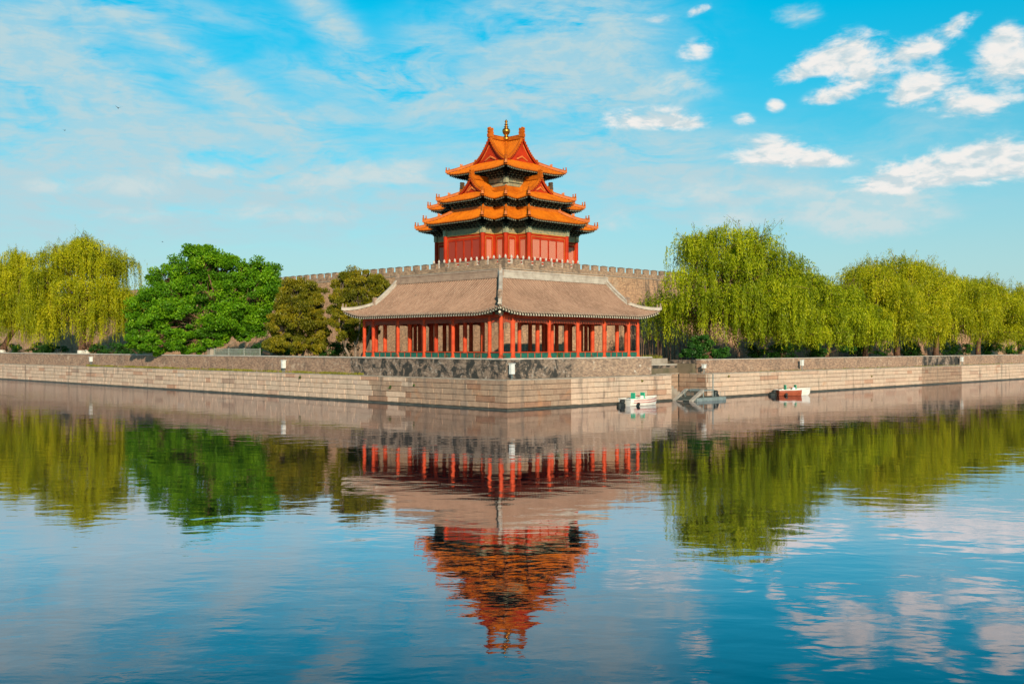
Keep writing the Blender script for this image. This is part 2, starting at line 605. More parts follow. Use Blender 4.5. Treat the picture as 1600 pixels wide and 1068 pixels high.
def water_mat():
    m, N, b, out = newmat("moat_water")
    oc = obj_coord(N)
    N.n.remove(b)
    dif = N.new('ShaderNodeBsdfDiffuse'); dif.inputs[0].default_value = (0.0008, 0.007, 0.014, 1)
    glo = N.new('ShaderNodeBsdfGlossy'); glo.inputs['Roughness'].default_value = 0.0; glo.inputs[0].default_value = (0.95, 0.92, 0.97, 1)
    fr = N.new('ShaderNodeFresnel'); fr.inputs[0].default_value = 1.33
    mx = N.new('ShaderNodeMixShader')
    fq = N.m('MULTIPLY', N.m('POWER', N.m('MULTIPLY', fr.outputs[0], 2.2), 2.0), -2.3)
    N.l.new(N.m('MINIMUM', N.m('SUBTRACT', 1.0, N.m('EXPONENT', fq)), 0.74), mx.inputs[0])
    N.l.new(dif.outputs[0], mx.inputs[1]); N.l.new(glo.outputs[0], mx.inputs[2]); N.l.new(mx.outputs[0], out.inputs[0])
    n1 = N.noise(N.map(oc, sc=(1.0, 1.6, 1.0)), 0.75, 2.5, 0.45, 0.3)
    n2 = N.noise(N.map(oc, sc=(1.0, 1.7, 1.0)), 3.2, 3.0, 0.5, 0.2)
    n3 = N.noise(N.map(oc, sc=(1.0, 2.0, 1.0)), 0.16, 2.0, 0.5)
    # wind patches that are rougher than the rest
    patch = N.mr(N.noise(N.map(oc, sc=(1.0, 2.2, 1.0)), 0.045, 3.0, 0.5), 0.42, 0.62, 0.35, 1.0)
    x, y, z = N.sep(oc)
    lp = N.m('MULTIPLY', N.mr(x, -22.0, -42.0), N.mr(y, 8.0, 26.0))
    amp = N.m('ADD', patch, N.m('MULTIPLY', lp, 5.0))
    h = N.m('ADD', N.m('MULTIPLY', n1, 0.6), N.m('MULTIPLY', N.m('MULTIPLY', n2, 0.13), amp))
    h = N.m('ADD', h, N.m('MULTIPLY', n3, 0.9))
    bp = N.new('ShaderNodeBump')
    bp.inputs['Strength'].default_value = 1.0
    bp.inputs['Distance'].default_value = 0.012
    N.l.new(h, bp.inputs['Height'])
    N.l.new(bp.outputs[0], glo.inputs['Normal'])
    N.l.new(bp.outputs[0], fr.inputs['Normal'])
    return m


def lattice_mat(name, paper, wood):
    m, N, b, _ = newmat(name)
    uv = N.new('ShaderNodeTexCoord').outputs['UV']
    p = N.sep(N.map(uv, sc=(1, 1, 1), rot=(0, 0, math.radians(45))))
    a = N.m('PINGPONG', p[0], 0.075)
    c = N.m('PINGPONG', p[1], 0.075)
    mask = N.m('MAXIMUM', N.mr(a, 0.030, 0.018), N.mr(c, 0.030, 0.018))
    N.l.new(N.mix(mask, paper, wood), b.inputs['Base Color'])
    b.inputs['Roughness'].default_value = 0.6
    return m


MAT = {}
MAT['water'] = water_mat()
MAT['granite'] = granite('granite_blocks', False)
MAT['granite_grime_shade'] = granite('grime_and_shade_granite', True)  # grimy stretches of bank, plus shade painted into the landing recess
MAT['joint'] = simple("joint_mortar", (0.06, 0.048, 0.038), rough=0.95)
MAT['ledge'] = simple("ledge_stone", (0.36, 0.31, 0.26), (0.24, 0.20, 0.16), rough=0.9, scale=1.5)
MAT['coping'] = simple("coping_stone", (0.50, 0.46, 0.40), (0.36, 0.32, 0.28), rough=0.85, scale=1.2)
MAT['waterledge'] = simple("wet_ledge", (0.05, 0.055, 0.05), (0.09, 0.09, 0.075), rough=0.4, scale=2.0)
MAT['parapet'] = brick_wall("parapet_brick", (0.40, 0.27, 0.195), (0.31, 0.20, 0.145), (0.40, 0.32, 0.25), (0.08, 0.07, 0.065), 0.35,
                            bw=0.34, bh=0.09, streak=0.3, pale=(0.55, 0.43, 0.33), pale_amt=0.6, sc=0.5)
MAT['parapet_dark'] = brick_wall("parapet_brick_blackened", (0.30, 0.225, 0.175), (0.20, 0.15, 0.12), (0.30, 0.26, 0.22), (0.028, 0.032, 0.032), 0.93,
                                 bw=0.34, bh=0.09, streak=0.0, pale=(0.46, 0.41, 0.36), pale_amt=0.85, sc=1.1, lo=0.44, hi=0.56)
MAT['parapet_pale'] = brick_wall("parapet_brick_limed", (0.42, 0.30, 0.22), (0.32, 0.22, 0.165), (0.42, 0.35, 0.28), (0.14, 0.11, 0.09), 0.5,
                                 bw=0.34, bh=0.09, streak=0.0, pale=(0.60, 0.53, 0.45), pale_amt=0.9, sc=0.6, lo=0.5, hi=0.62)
MAT['citywall'] = brick_wall("city_wall_brick", (0.50, 0.315, 0.195), (0.39, 0.24, 0.15), (0.42, 0.31, 0.22), (0.085, 0.075, 0.065), 0.72,
                             bw=0.48, bh=0.14, streak=0.6, pale=(0.46, 0.35, 0.25), pale_amt=0.5, sc=0.16)
MAT['merlon'] = brick_wall("merlon_brick", (0.44, 0.305, 0.21), (0.33, 0.225, 0.16), (0.34, 0.27, 0.21), (0.10, 0.085, 0.07), 0.6,
                           bw=0.42, bh=0.12, streak=0.3, sc=0.5)
MAT['merlon_cap'] = simple("merlon_cap_brick", (0.20, 0.15, 0.115), (0.13, 0.10, 0.08), rough=0.9)
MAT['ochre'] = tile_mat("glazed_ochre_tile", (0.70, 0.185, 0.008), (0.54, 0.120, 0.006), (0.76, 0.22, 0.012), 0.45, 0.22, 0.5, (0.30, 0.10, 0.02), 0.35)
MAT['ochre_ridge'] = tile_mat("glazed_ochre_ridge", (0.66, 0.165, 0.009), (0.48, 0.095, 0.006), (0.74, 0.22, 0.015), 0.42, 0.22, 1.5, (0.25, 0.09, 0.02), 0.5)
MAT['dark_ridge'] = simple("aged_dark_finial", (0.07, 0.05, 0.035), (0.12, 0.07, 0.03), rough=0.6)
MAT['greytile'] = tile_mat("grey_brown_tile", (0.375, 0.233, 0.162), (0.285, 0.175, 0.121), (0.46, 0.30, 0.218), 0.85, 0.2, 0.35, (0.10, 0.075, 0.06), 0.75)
MAT['greyridge'] = simple("grey_ridge_tile", (0.36, 0.255, 0.19), (0.27, 0.185, 0.14), rough=0.85, scale=2.0)
MAT['paleridge'] = simple("limewashed_ridge", (0.47, 0.42, 0.36), (0.33, 0.28, 0.235), rough=0.85, scale=1.6)
MAT['red'] = simple("vermilion_paint", (0.47, 0.036, 0.008), (0.34, 0.022, 0.006), rough=0.6, scale=0.9, bumps=0.05, spec=0.12)
MAT['redcol'] = simple("column_paint", (0.62, 0.085, 0.028), (0.45, 0.045, 0.016), rough=0.6, scale=1.1, bumps=0.08, spec=0.15)
MAT['darkred'] = simple("maroon_paint", (0.25, 0.028, 0.012), (0.18, 0.02, 0.01), rough=0.6)
MAT['lattice'] = lattice_mat("lattice_over_paper", (0.62, 0.32, 0.22), (0.44, 0.05, 0.02))
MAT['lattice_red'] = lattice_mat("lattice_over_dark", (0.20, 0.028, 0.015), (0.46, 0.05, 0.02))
MAT['goldline'] = simple("gilt_trim", (0.62, 0.30, 0.06), (0.5, 0.22, 0.05), rough=0.4)
MAT['gold'] = simple("gilded_bronze", (0.60, 0.27, 0.045), (0.42, 0.17, 0.03), rough=0.28, metal=0.85, bumps=0.1)
MAT['relief'] = simple("gable_relief", (0.55, 0.10, 0.03), (0.68, 0.26, 0.05), rough=0.5, scale=3.5, bumps=0.8)
MAT['beam'] = simple("painted_beam", (0.37, 0.30, 0.17), (0.17, 0.19, 0.12), rough=0.65, scale=2.6)
MAT['beamblue'] = simple("shaded_beam_paint", (0.006, 0.016, 0.014), (0.016, 0.012, 0.008), rough=0.7, scale=2.4)  # dark beam paint, with the shade under the eaves put into the colour
MAT['bracket'] = simple("shaded_bracket_paint", (0.005, 0.014, 0.013), (0.018, 0.024, 0.018), rough=0.7, scale=5.0)  # near black: under-eave shadow is painted into the bracket colour
MAT['bracket_end'] = simple("bracket_pale_edge", (0.36, 0.33, 0.20), (0.20, 0.24, 0.16), rough=0.6, scale=6.0)
MAT['rafter'] = simple("rafter_paint", (0.012, 0.022, 0.02), (0.025, 0.012, 0.01), rough=0.8)
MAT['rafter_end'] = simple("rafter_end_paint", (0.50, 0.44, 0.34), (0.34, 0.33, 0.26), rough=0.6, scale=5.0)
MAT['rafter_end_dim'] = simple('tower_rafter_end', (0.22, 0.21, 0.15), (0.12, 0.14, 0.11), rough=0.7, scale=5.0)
MAT['greenpanel'] = simple("bench_green_paint", (0.015, 0.14, 0.095), (0.01, 0.09, 0.07), rough=0.55)
MAT['frieze'] = simple("carved_frieze", (0.42, 0.060, 0.028), (0.22, 0.06, 0.03), rough=0.6, scale=9.0, bumps=0.8)
MAT['marble'] = simple("white_marble", (0.56, 0.50, 0.43), (0.42, 0.37, 0.31), rough=0.6)
MAT['bark'] = simple("bark", (0.17, 0.085, 0.050), (0.09, 0.05, 0.032), rough=0.95, scale=4.0, bumps=0.8)
MAT['bark_pale'] = simple("pale_bark", (0.26, 0.20, 0.15), (0.16, 0.12, 0.09), rough=0.95, scale=4.0, bumps=0.8)
MAT['whitewash'] = simple("whitewashed_bark", (0.62, 0.60, 0.55), (0.5, 0.47, 0.42), rough=0.9)
MAT['willow'] = leaf_mat("willow_leaf", [(0.0, (0.08, 0.12, 0.006)), (0.35, (0.21, 0.27, 0.008)), (0.65, (0.40, 0.45, 0.010)), (1.0, (0.62, 0.60, 0.02))], 0.38)
MAT['willow_gold'] = leaf_mat("willow_leaf_golden", [(0.0, (0.10, 0.13, 0.006)), (0.35, (0.28, 0.31, 0.008)), (0.65, (0.48, 0.47, 0.010)), (1.0, (0.66, 0.58, 0.02))], 0.38)
MAT['green'] = leaf_mat("broad_leaf", [(0.0, (0.04, 0.12, 0.008)), (0.4, (0.10, 0.26, 0.008)), (0.75, (0.20, 0.39, 0.010)), (1.0, (0.36, 0.52, 0.02))], 0.34)
MAT['cypress'] = leaf_mat("cypress_leaf", [(0.0, (0.05, 0.06, 0.006)), (0.4, (0.13, 0.13, 0.007)), (0.75, (0.24, 0.195, 0.009)), (1.0, (0.36, 0.25, 0.012))], 0.15)
MAT['bush'] = leaf_mat("bush_leaf", [(0.0, (0.012, 0.05, 0.012)), (0.5, (0.035, 0.12, 0.016)), (1.0, (0.10, 0.22, 0.03))], 0.25)
MAT['grass'] = leaf_mat("grass_blade", [(0.0, (0.12, 0.14, 0.02)), (0.5, (0.24, 0.24, 0.03)), (1.0, (0.36, 0.31, 0.06))], 0.3)
MAT['dryweed'] = leaf_mat("dry_weed", [(0.0, (0.08, 0.06, 0.03)), (0.5, (0.15, 0.10, 0.06)), (1.0, (0.25, 0.17, 0.10))], 0.2)
MAT['vine'] = simple("bare_vine_stem", (0.20, 0.115, 0.075), (0.10, 0.06, 0.045), rough=0.95, scale=5)
MAT['ground'] = simple("dirt_ground", (0.17, 0.13, 0.09), (0.10, 0.09, 0.055), rough=0.95, scale=0.8)
MAT['paving'] = simple("grey_paving", (0.24, 0.22, 0.20), (0.17, 0.155, 0.14), rough=0.9, scale=1.0)
MAT['white'] = simple("white_gelcoat", (0.80, 0.77, 0.72), (0.68, 0.65, 0.60), rough=0.3, scale=1.5, bumps=0)
MAT['cream_box'] = simple("pale_painted_metal", (0.66, 0.68, 0.66), (0.54, 0.56, 0.54), rough=0.45, bumps=0)
MAT['redstripe'] = simple("red_stripe", (0.55, 0.07, 0.06), rough=0.4, bumps=0)
MAT['hullred'] = simple("faded_red_hull", (0.36, 0.09, 0.045), (0.26, 0.06, 0.03), rough=0.4, bumps=0)
MAT['black'] = simple("black_plastic", (0.012, 0.016, 0.016), (0.02, 0.025, 0.025), rough=0.4, bumps=0)
MAT['seatgreen'] = simple("turquoise_plastic", (0.012, 0.42, 0.25), (0.01, 0.36, 0.21), rough=0.4, bumps=0)
MAT['steelgrey'] = simple("weathered_steel", (0.20, 0.25, 0.26), (0.13, 0.17, 0.17), rough=0.6)
MAT['ramp'] = simple("grey_ramp_board", (0.36, 0.33, 0.29), (0.25, 0.235, 0.21), rough=0.8)
MAT['slate'] = simple("dark_deck", (0.055, 0.075, 0.07), (0.09, 0.10, 0.09), rough=0.8)
MAT['railgrey'] = simple("grey_railing_paint", (0.30, 0.33, 0.29), (0.22, 0.24, 0.21), rough=0.6)
MAT['bird'] = simple("dark_feather", (0.03, 0.03, 0.035), rough=0.7, bumps=0)

rng = random.Random(7)

# ------------------------------------------------------------------ setting: water, ground
mb = MB()
mb.face([(-700, -700, 0), (700, -700, 0), (700, 700, 0), (-700, 700, 0)])
o = mb.build('water', MAT['water'], rz=0)
tag(o, kind='structure')

GZ = 3.0
mb = MB()
mb.box(1.2, 900, 1.6, 900, -1.0, GZ)
o = mb.build('ground', MAT['ground'], rz=ROT)
tag(o, kind='structure')
mb = MB()
mb.box(-900, -50.6, -900, 900, -1.0, GZ)
mb.box(-50.6, 900, -900, -50.6, -1.0, GZ)
o = mb.build('outer_ground', MAT['ground'], rz=ROT)
tag(o, kind='structure')

# ------------------------------------------------------------------ stone bank of the moat
TOPZ = 2.13
COURSE = [0.10, 0.52, 0.96, 1.38, 1.76, TOPZ]


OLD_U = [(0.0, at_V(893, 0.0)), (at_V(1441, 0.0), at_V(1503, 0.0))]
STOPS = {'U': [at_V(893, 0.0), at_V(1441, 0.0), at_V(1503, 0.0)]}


def bank_blocks(mb, axis, a0, a1, seed, c0=0.0, big=1.0):
    """rows of granite blocks on the plane other-axis = c0; outward is the negative side"""
    r = random.Random(seed)
    for i in range(len(COURSE) - 1):
        z0, z1 = COURSE[i], COURSE[i + 1]
        a = a0 - (0 if i % 2 else 0.0)
        while a < a1 - 0.01:
            L = r.choice([0.7, 1.0, 1.4, 1.8, 2.2, 2.6]) * big * r.uniform(0.9, 1.1)
            stop = min([q for q in STOPS.get(axis, []) if q > a + 0.01] + [a1])
            b = min(a + L, stop)
            if stop - b < 0.4: b = stop
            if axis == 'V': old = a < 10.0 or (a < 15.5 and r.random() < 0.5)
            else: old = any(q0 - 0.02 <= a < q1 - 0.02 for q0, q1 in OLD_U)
            mb.cur = 1 if (old or c0 > 1.0) else 0  # recessed landing walls: damp and shade put into the darker granite
            j = 0.016 + r.random() * 0.008; ch = 0.018
            d = c0 + 0.05 * (z0 / TOPZ) + r.uniform(-0.012, 0.012)
            mb.tint = min(1, max(0, r.gauss(0.52, 0.17)))
            if r.random() < 0.03: mb.tint = 0.92
            zz0, zz1 = z0 + j * 0.7, z1 - j * 0.7
            f = [(a + j, d + ch, zz0), (b - j, d + ch, zz0), (b - j, d + ch, zz1), (a + j, d + ch, zz1),
                 (a + j + ch, d, zz0 + ch), (b - j - ch, d, zz0 + ch), (b - j - ch, d, zz1 - ch), (a + j + ch, d, zz1 - ch)]
            f += [(a + j, d + 0.12, zz0), (b - j, d + 0.12, zz0), (b - j, d + 0.12, zz1), (a + j, d + 0.12, zz1)]
            if axis == 'V': f = [(q[1], q[0], q[2]) for q in f]
            F = [(4, 5, 6, 7), (0, 1, 5, 4), (1, 2, 6, 5), (2, 3, 7, 6), (3, 0, 4, 7), (8, 9, 1, 0), (9, 10, 2, 1), (10, 11, 3, 2), (11, 8, 0, 3)]
            if axis == 'V': F = [tuple(reversed(q)) for q in F]
            mb.faces(f, F)
            a = b


NOTCH0, NOTCH1, NOTCHD = 19.3, 24.4, 3.0


def make_bank(name, label, segs, ledge, root_faces, wl):
    root = empty(name, (0, 0, 0), ROT, label, 'stone wall')
    mb = MB()
    for (ax, a0, a1, seed, c0, big) in segs: bank_blocks(mb, ax, a0, a1, seed, c0, big)
    mb.build('granite_facing', [MAT['granite'], MAT['granite_grime_shade']], root)
    mb = MB()
    for bx in root_faces: mb.box(*bx)
    mb.build('core', MAT['joint'], root)
    mb = MB()
    for bx in ledge: mb.box(*bx)
    mb.build('top_ledge', MAT['ledge'], root)
    mb = MB()
    for bx in wl: mb.box(*bx)
    mb.build('footing', MAT['waterledge'], root)
    return root


make_bank('granite_embankment', 'pale granite block embankment left of the moat corner, running off to the left', [('V', 0.0, 190, 11, 0.0, 1.0)],
          [(0.03, 1.35, 0.06, 190, TOPZ - 0.05, TOPZ + 0.03)], [(0.09, 1.2, 0.09, 190, -1.0, TOPZ - 0.03)],
          [(-0.22, 0.12, -0.18, 190, -0.6, 0.09)])
make_bank('granite_embankment', 'short granite block embankment right of the moat corner, ending at the boat landing',
          [('U', 0.0, NOTCH0, 12, 0.0, 1.0)],
          [(1.36, NOTCH0 + 0.02, 0.03, 1.8, TOPZ - 0.052, TOPZ + 0.028)], [(1.22, NOTCH0 - 0.06, 0.09, 1.6, -1.0, TOPZ - 0.032)],
          [(0.13, NOTCH0 + 0.1, -0.22, 0.12, -0.6, 0.088)])
# far right bank: recessed landing, its side wall, and the long run to the right
root = make_bank('granite_embankment', 'long granite block embankment beyond the boat landing on the right',
                 [('U', NOTCH1, 190, 13, 0.0, 1.25), ('V', 0.0, NOTCHD, 14, NOTCH1, 0.8), ('U', NOTCH0 - 0.1, NOTCH1, 15, NOTCHD, 0.8)],
                 [(NOTCH1 + 0.03, 190, 0.03, 1.8, TOPZ - 0.05, TOPZ + 0.03), (NOTCH0 + 0.05, NOTCH1 + 0.5, NOTCHD + 0.03, NOTCHD + 1.0, TOPZ - 0.06, TOPZ + 0.02)],
                 [(NOTCH1 + 0.09, 190, 0.09, 1.6, -1.0, TOPZ - 0.03), (NOTCH1 + 0.09, NOTCH1 + 0.6, 1.6, NOTCHD + 0.5, -1.0, TOPZ - 0.07),
                  (NOTCH0 - 0.05, NOTCH1 + 0.09, NOTCHD + 0.09, NOTCHD + 1.2, -1.0, TOPZ - 0.08)],
                 [(NOTCH1 - 0.12, 190, -0.22, 0.1, -0.6, 0.086)])

# cut the ground away over the landing: the ground box starts behind, so the notch gets its own water-side fill
# (the ground sheet begins at V = 1.6; rebuild it around the notch)
bpy.data.objects.remove(bpy.data.objects['ground'], do_unlink=True)
mb = MB()
mb.box(1.2, NOTCH0 - 0.06, 1.6, 900, -1.0, GZ - 0.4)
mb.box(NOTCH0 - 0.06, NOTCH1 + 0.1, NOTCHD + 0.2, 900, -1.0, GZ - 0.4)
mb.box(NOTCH1 + 0.1, 900, 1.6, 900, -1.0, GZ - 0.4)
mb.box(1.25, 17.6, 1.65, 900, GZ - 0.4, GZ)
mb.box(17.6, 23.0, 4.6, 900, GZ - 0.4, GZ)
mb.box(NOTCH1 + 0.2, 900, 1.65, 900, GZ - 0.4, GZ)
mb.box(23.0, NOTCH1 + 0.2, 4.6, 900, GZ - 0.4, GZ)
o = mb.build('ground', MAT['ground'], rz=ROT)
tag(o, kind='structure')

# ------------------------------------------------------------------ brick parapets
PZ = 3.66          # top of the coping
PU, PV = 0.42, 1.02
V_DARK = at_U(548, PU)


def parapet(label, mat, body, coping):
    root = empty('brick_parapet', (0, 0, 0), ROT, label, 'brick wall')
    mb = MB()
    for b in body:
        mb.cur = b[6] if len(b) > 6 else 0
        mb.box(*b[:6])
    mb.build('brickwork', mat, root)
    mb = MB(); [mb.box(*b) for b in coping]; mb.build('coping', MAT['coping'], root)
    return root


U_END = at_V(1018, PV)
U_OLD = at_V(893, PV)
parapet('plain brown brick parapet with pale coping along the left bank', MAT['parapet'],
        [(PU, PU + 0.5, V_DARK, 190, TOPZ, PZ - 0.10)], [(PU - 0.05, PU + 0.56, V_DARK, 190, PZ - 0.10, PZ)])
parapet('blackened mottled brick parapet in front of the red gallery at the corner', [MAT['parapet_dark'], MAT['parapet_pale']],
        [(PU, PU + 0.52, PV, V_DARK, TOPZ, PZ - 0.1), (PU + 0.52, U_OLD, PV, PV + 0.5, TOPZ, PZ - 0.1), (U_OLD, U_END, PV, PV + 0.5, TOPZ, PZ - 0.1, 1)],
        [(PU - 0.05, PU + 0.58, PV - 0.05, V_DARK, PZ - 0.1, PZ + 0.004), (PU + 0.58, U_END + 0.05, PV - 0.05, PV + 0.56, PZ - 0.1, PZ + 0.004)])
PZ2 = zat(559, *(at_V(1240, PV), PV))
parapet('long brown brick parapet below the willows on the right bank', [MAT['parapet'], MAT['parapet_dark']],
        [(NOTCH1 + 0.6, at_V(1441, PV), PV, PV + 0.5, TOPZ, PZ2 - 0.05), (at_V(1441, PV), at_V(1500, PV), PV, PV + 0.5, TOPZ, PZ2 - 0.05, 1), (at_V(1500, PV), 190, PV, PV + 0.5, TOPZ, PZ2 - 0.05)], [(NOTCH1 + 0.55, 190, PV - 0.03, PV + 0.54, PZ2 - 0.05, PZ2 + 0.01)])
parapet('short dark brick wall set back above the boat landing', MAT['parapet_dark'],
        [(NOTCH0 - 0.8, NOTCH1 + 0.6, NOTCHD + 0.35, NOTCHD + 0.8, TOPZ, 2.86), (NOTCH1 + 0.62, NOTCH1 + 1.1, PV + 0.5, NOTCHD + 1.4, TOPZ, PZ2 - 0.06)],
        [(NOTCH0 - 0.85, NOTCH1 + 0.6, NOTCHD + 0.30, NOTCHD + 0.85, 2.86, 2.95)])

# stone planter with yellow-green plants between the two parapets
pl = empty('stone_planter', W(23.2, 5.6, GZ - 0.1), ROT, 'low stone planter with yellow plants in the gap between the parapets', 'planter')
mb = MB()
mb.box(-1.9, 0.9, -1.6, -1.35, 0, 0.55); mb.box(-1.9, -1.7, -1.35, -0.2, 0, 0.55); mb.box(0.7, 0.9, -1.35, -0.2, 0, 0.55)
mb.build('planter_wall', MAT['ledge'], pl)
mb = MB(); mb.box(-1.7, 0.7, -1.35, -0.2, 0.0, 0.44); mb.build('soil', MAT['ground'], pl)


# ------------------------------------------------------------------ leaf meshes
def leaf_cloud(C, D, Ls, Ws, tint, seed=0):
    """N leaf quads: centre C, long axis D, length, width"""
    r = np.random.default_rng(seed)
    N = len(C)
    D = D / np.maximum(np.linalg.norm(D, axis=1, keepdims=True), 1e-6)
    R = r.normal(size=(N, 3))
    S = np.cross(D, R); S /= np.maximum(np.linalg.norm(S, axis=1, keepdims=True), 1e-6)
    L = (Ls[:, None] * 0.5) * D
    Wd = (Ws[:, None] * 0.5) * S
    v = np.empty((N, 4, 3), dtype=np.float32)
    v[:, 0] = C - L; v[:, 1] = C + Wd - L * 0.1; v[:, 2] = C + L; v[:, 3] = C - Wd - L * 0.1
    return v.reshape(-1, 3), tint


def leaf_object(name, parts, mat, parent=None, loc=None):
    V = np.concatenate([p[0] for p in parts]); T = np.concatenate([p[1] for p in parts])
    n = len(V) // 4
    me = bpy.data.meshes.new(name)
    me.vertices.add(len(V)); me.vertices.foreach_set('co', V.ravel())
    me.loops.add(n * 4); me.loops.foreach_set('vertex_index', np.arange(n * 4, dtype=np.int32))
    me.polygons.add(n)
    me.polygons.foreach_set('loop_start', np.arange(0, n * 4, 4, dtype=np.int32))
    me.materials.append(mat)
    me.update(calc_edges=True)
    at = me.attributes.new('tint', 'FLOAT', 'FACE')
    at.data.foreach_set('value', T.astype(np.float32))
    o = bpy.data.objects.new(name, me)
    COL.objects.link(o)
    if parent: o.parent = parent
    if loc is not None: o.location = loc
    return o


def limb(mb, p0, p1, r0, r1, rnd, sag=0.25, n=5, seg=7):
    p0 = Vector(p0); p1 = Vector(p1)
    L = (p1 - p0).length
    pts = []; rad = []
    off = Vector((rnd.uniform(-1, 1), rnd.uniform(-1, 1), rnd.uniform(0, 0.8))) * L * 0.12
    for i in range(n + 1):
        t = i / n
        p = p0.lerp(p1, t) + off * math.sin(t * math.pi) + Vector((rnd.uniform(-1, 1), rnd.uniform(-1, 1), rnd.uniform(-1, 1))) * 0.05 * L * 0.3
        if i == 0: p = p0
        pts.append(p); rad.append(r0 + (r1 - r0) * t)
    mb.path(pts, rad, seg)
    return pts


def place_root(name, U, V, label, cat, group, z=GZ):
    return empty(name, W(U, V, z), 0, label, cat, group)


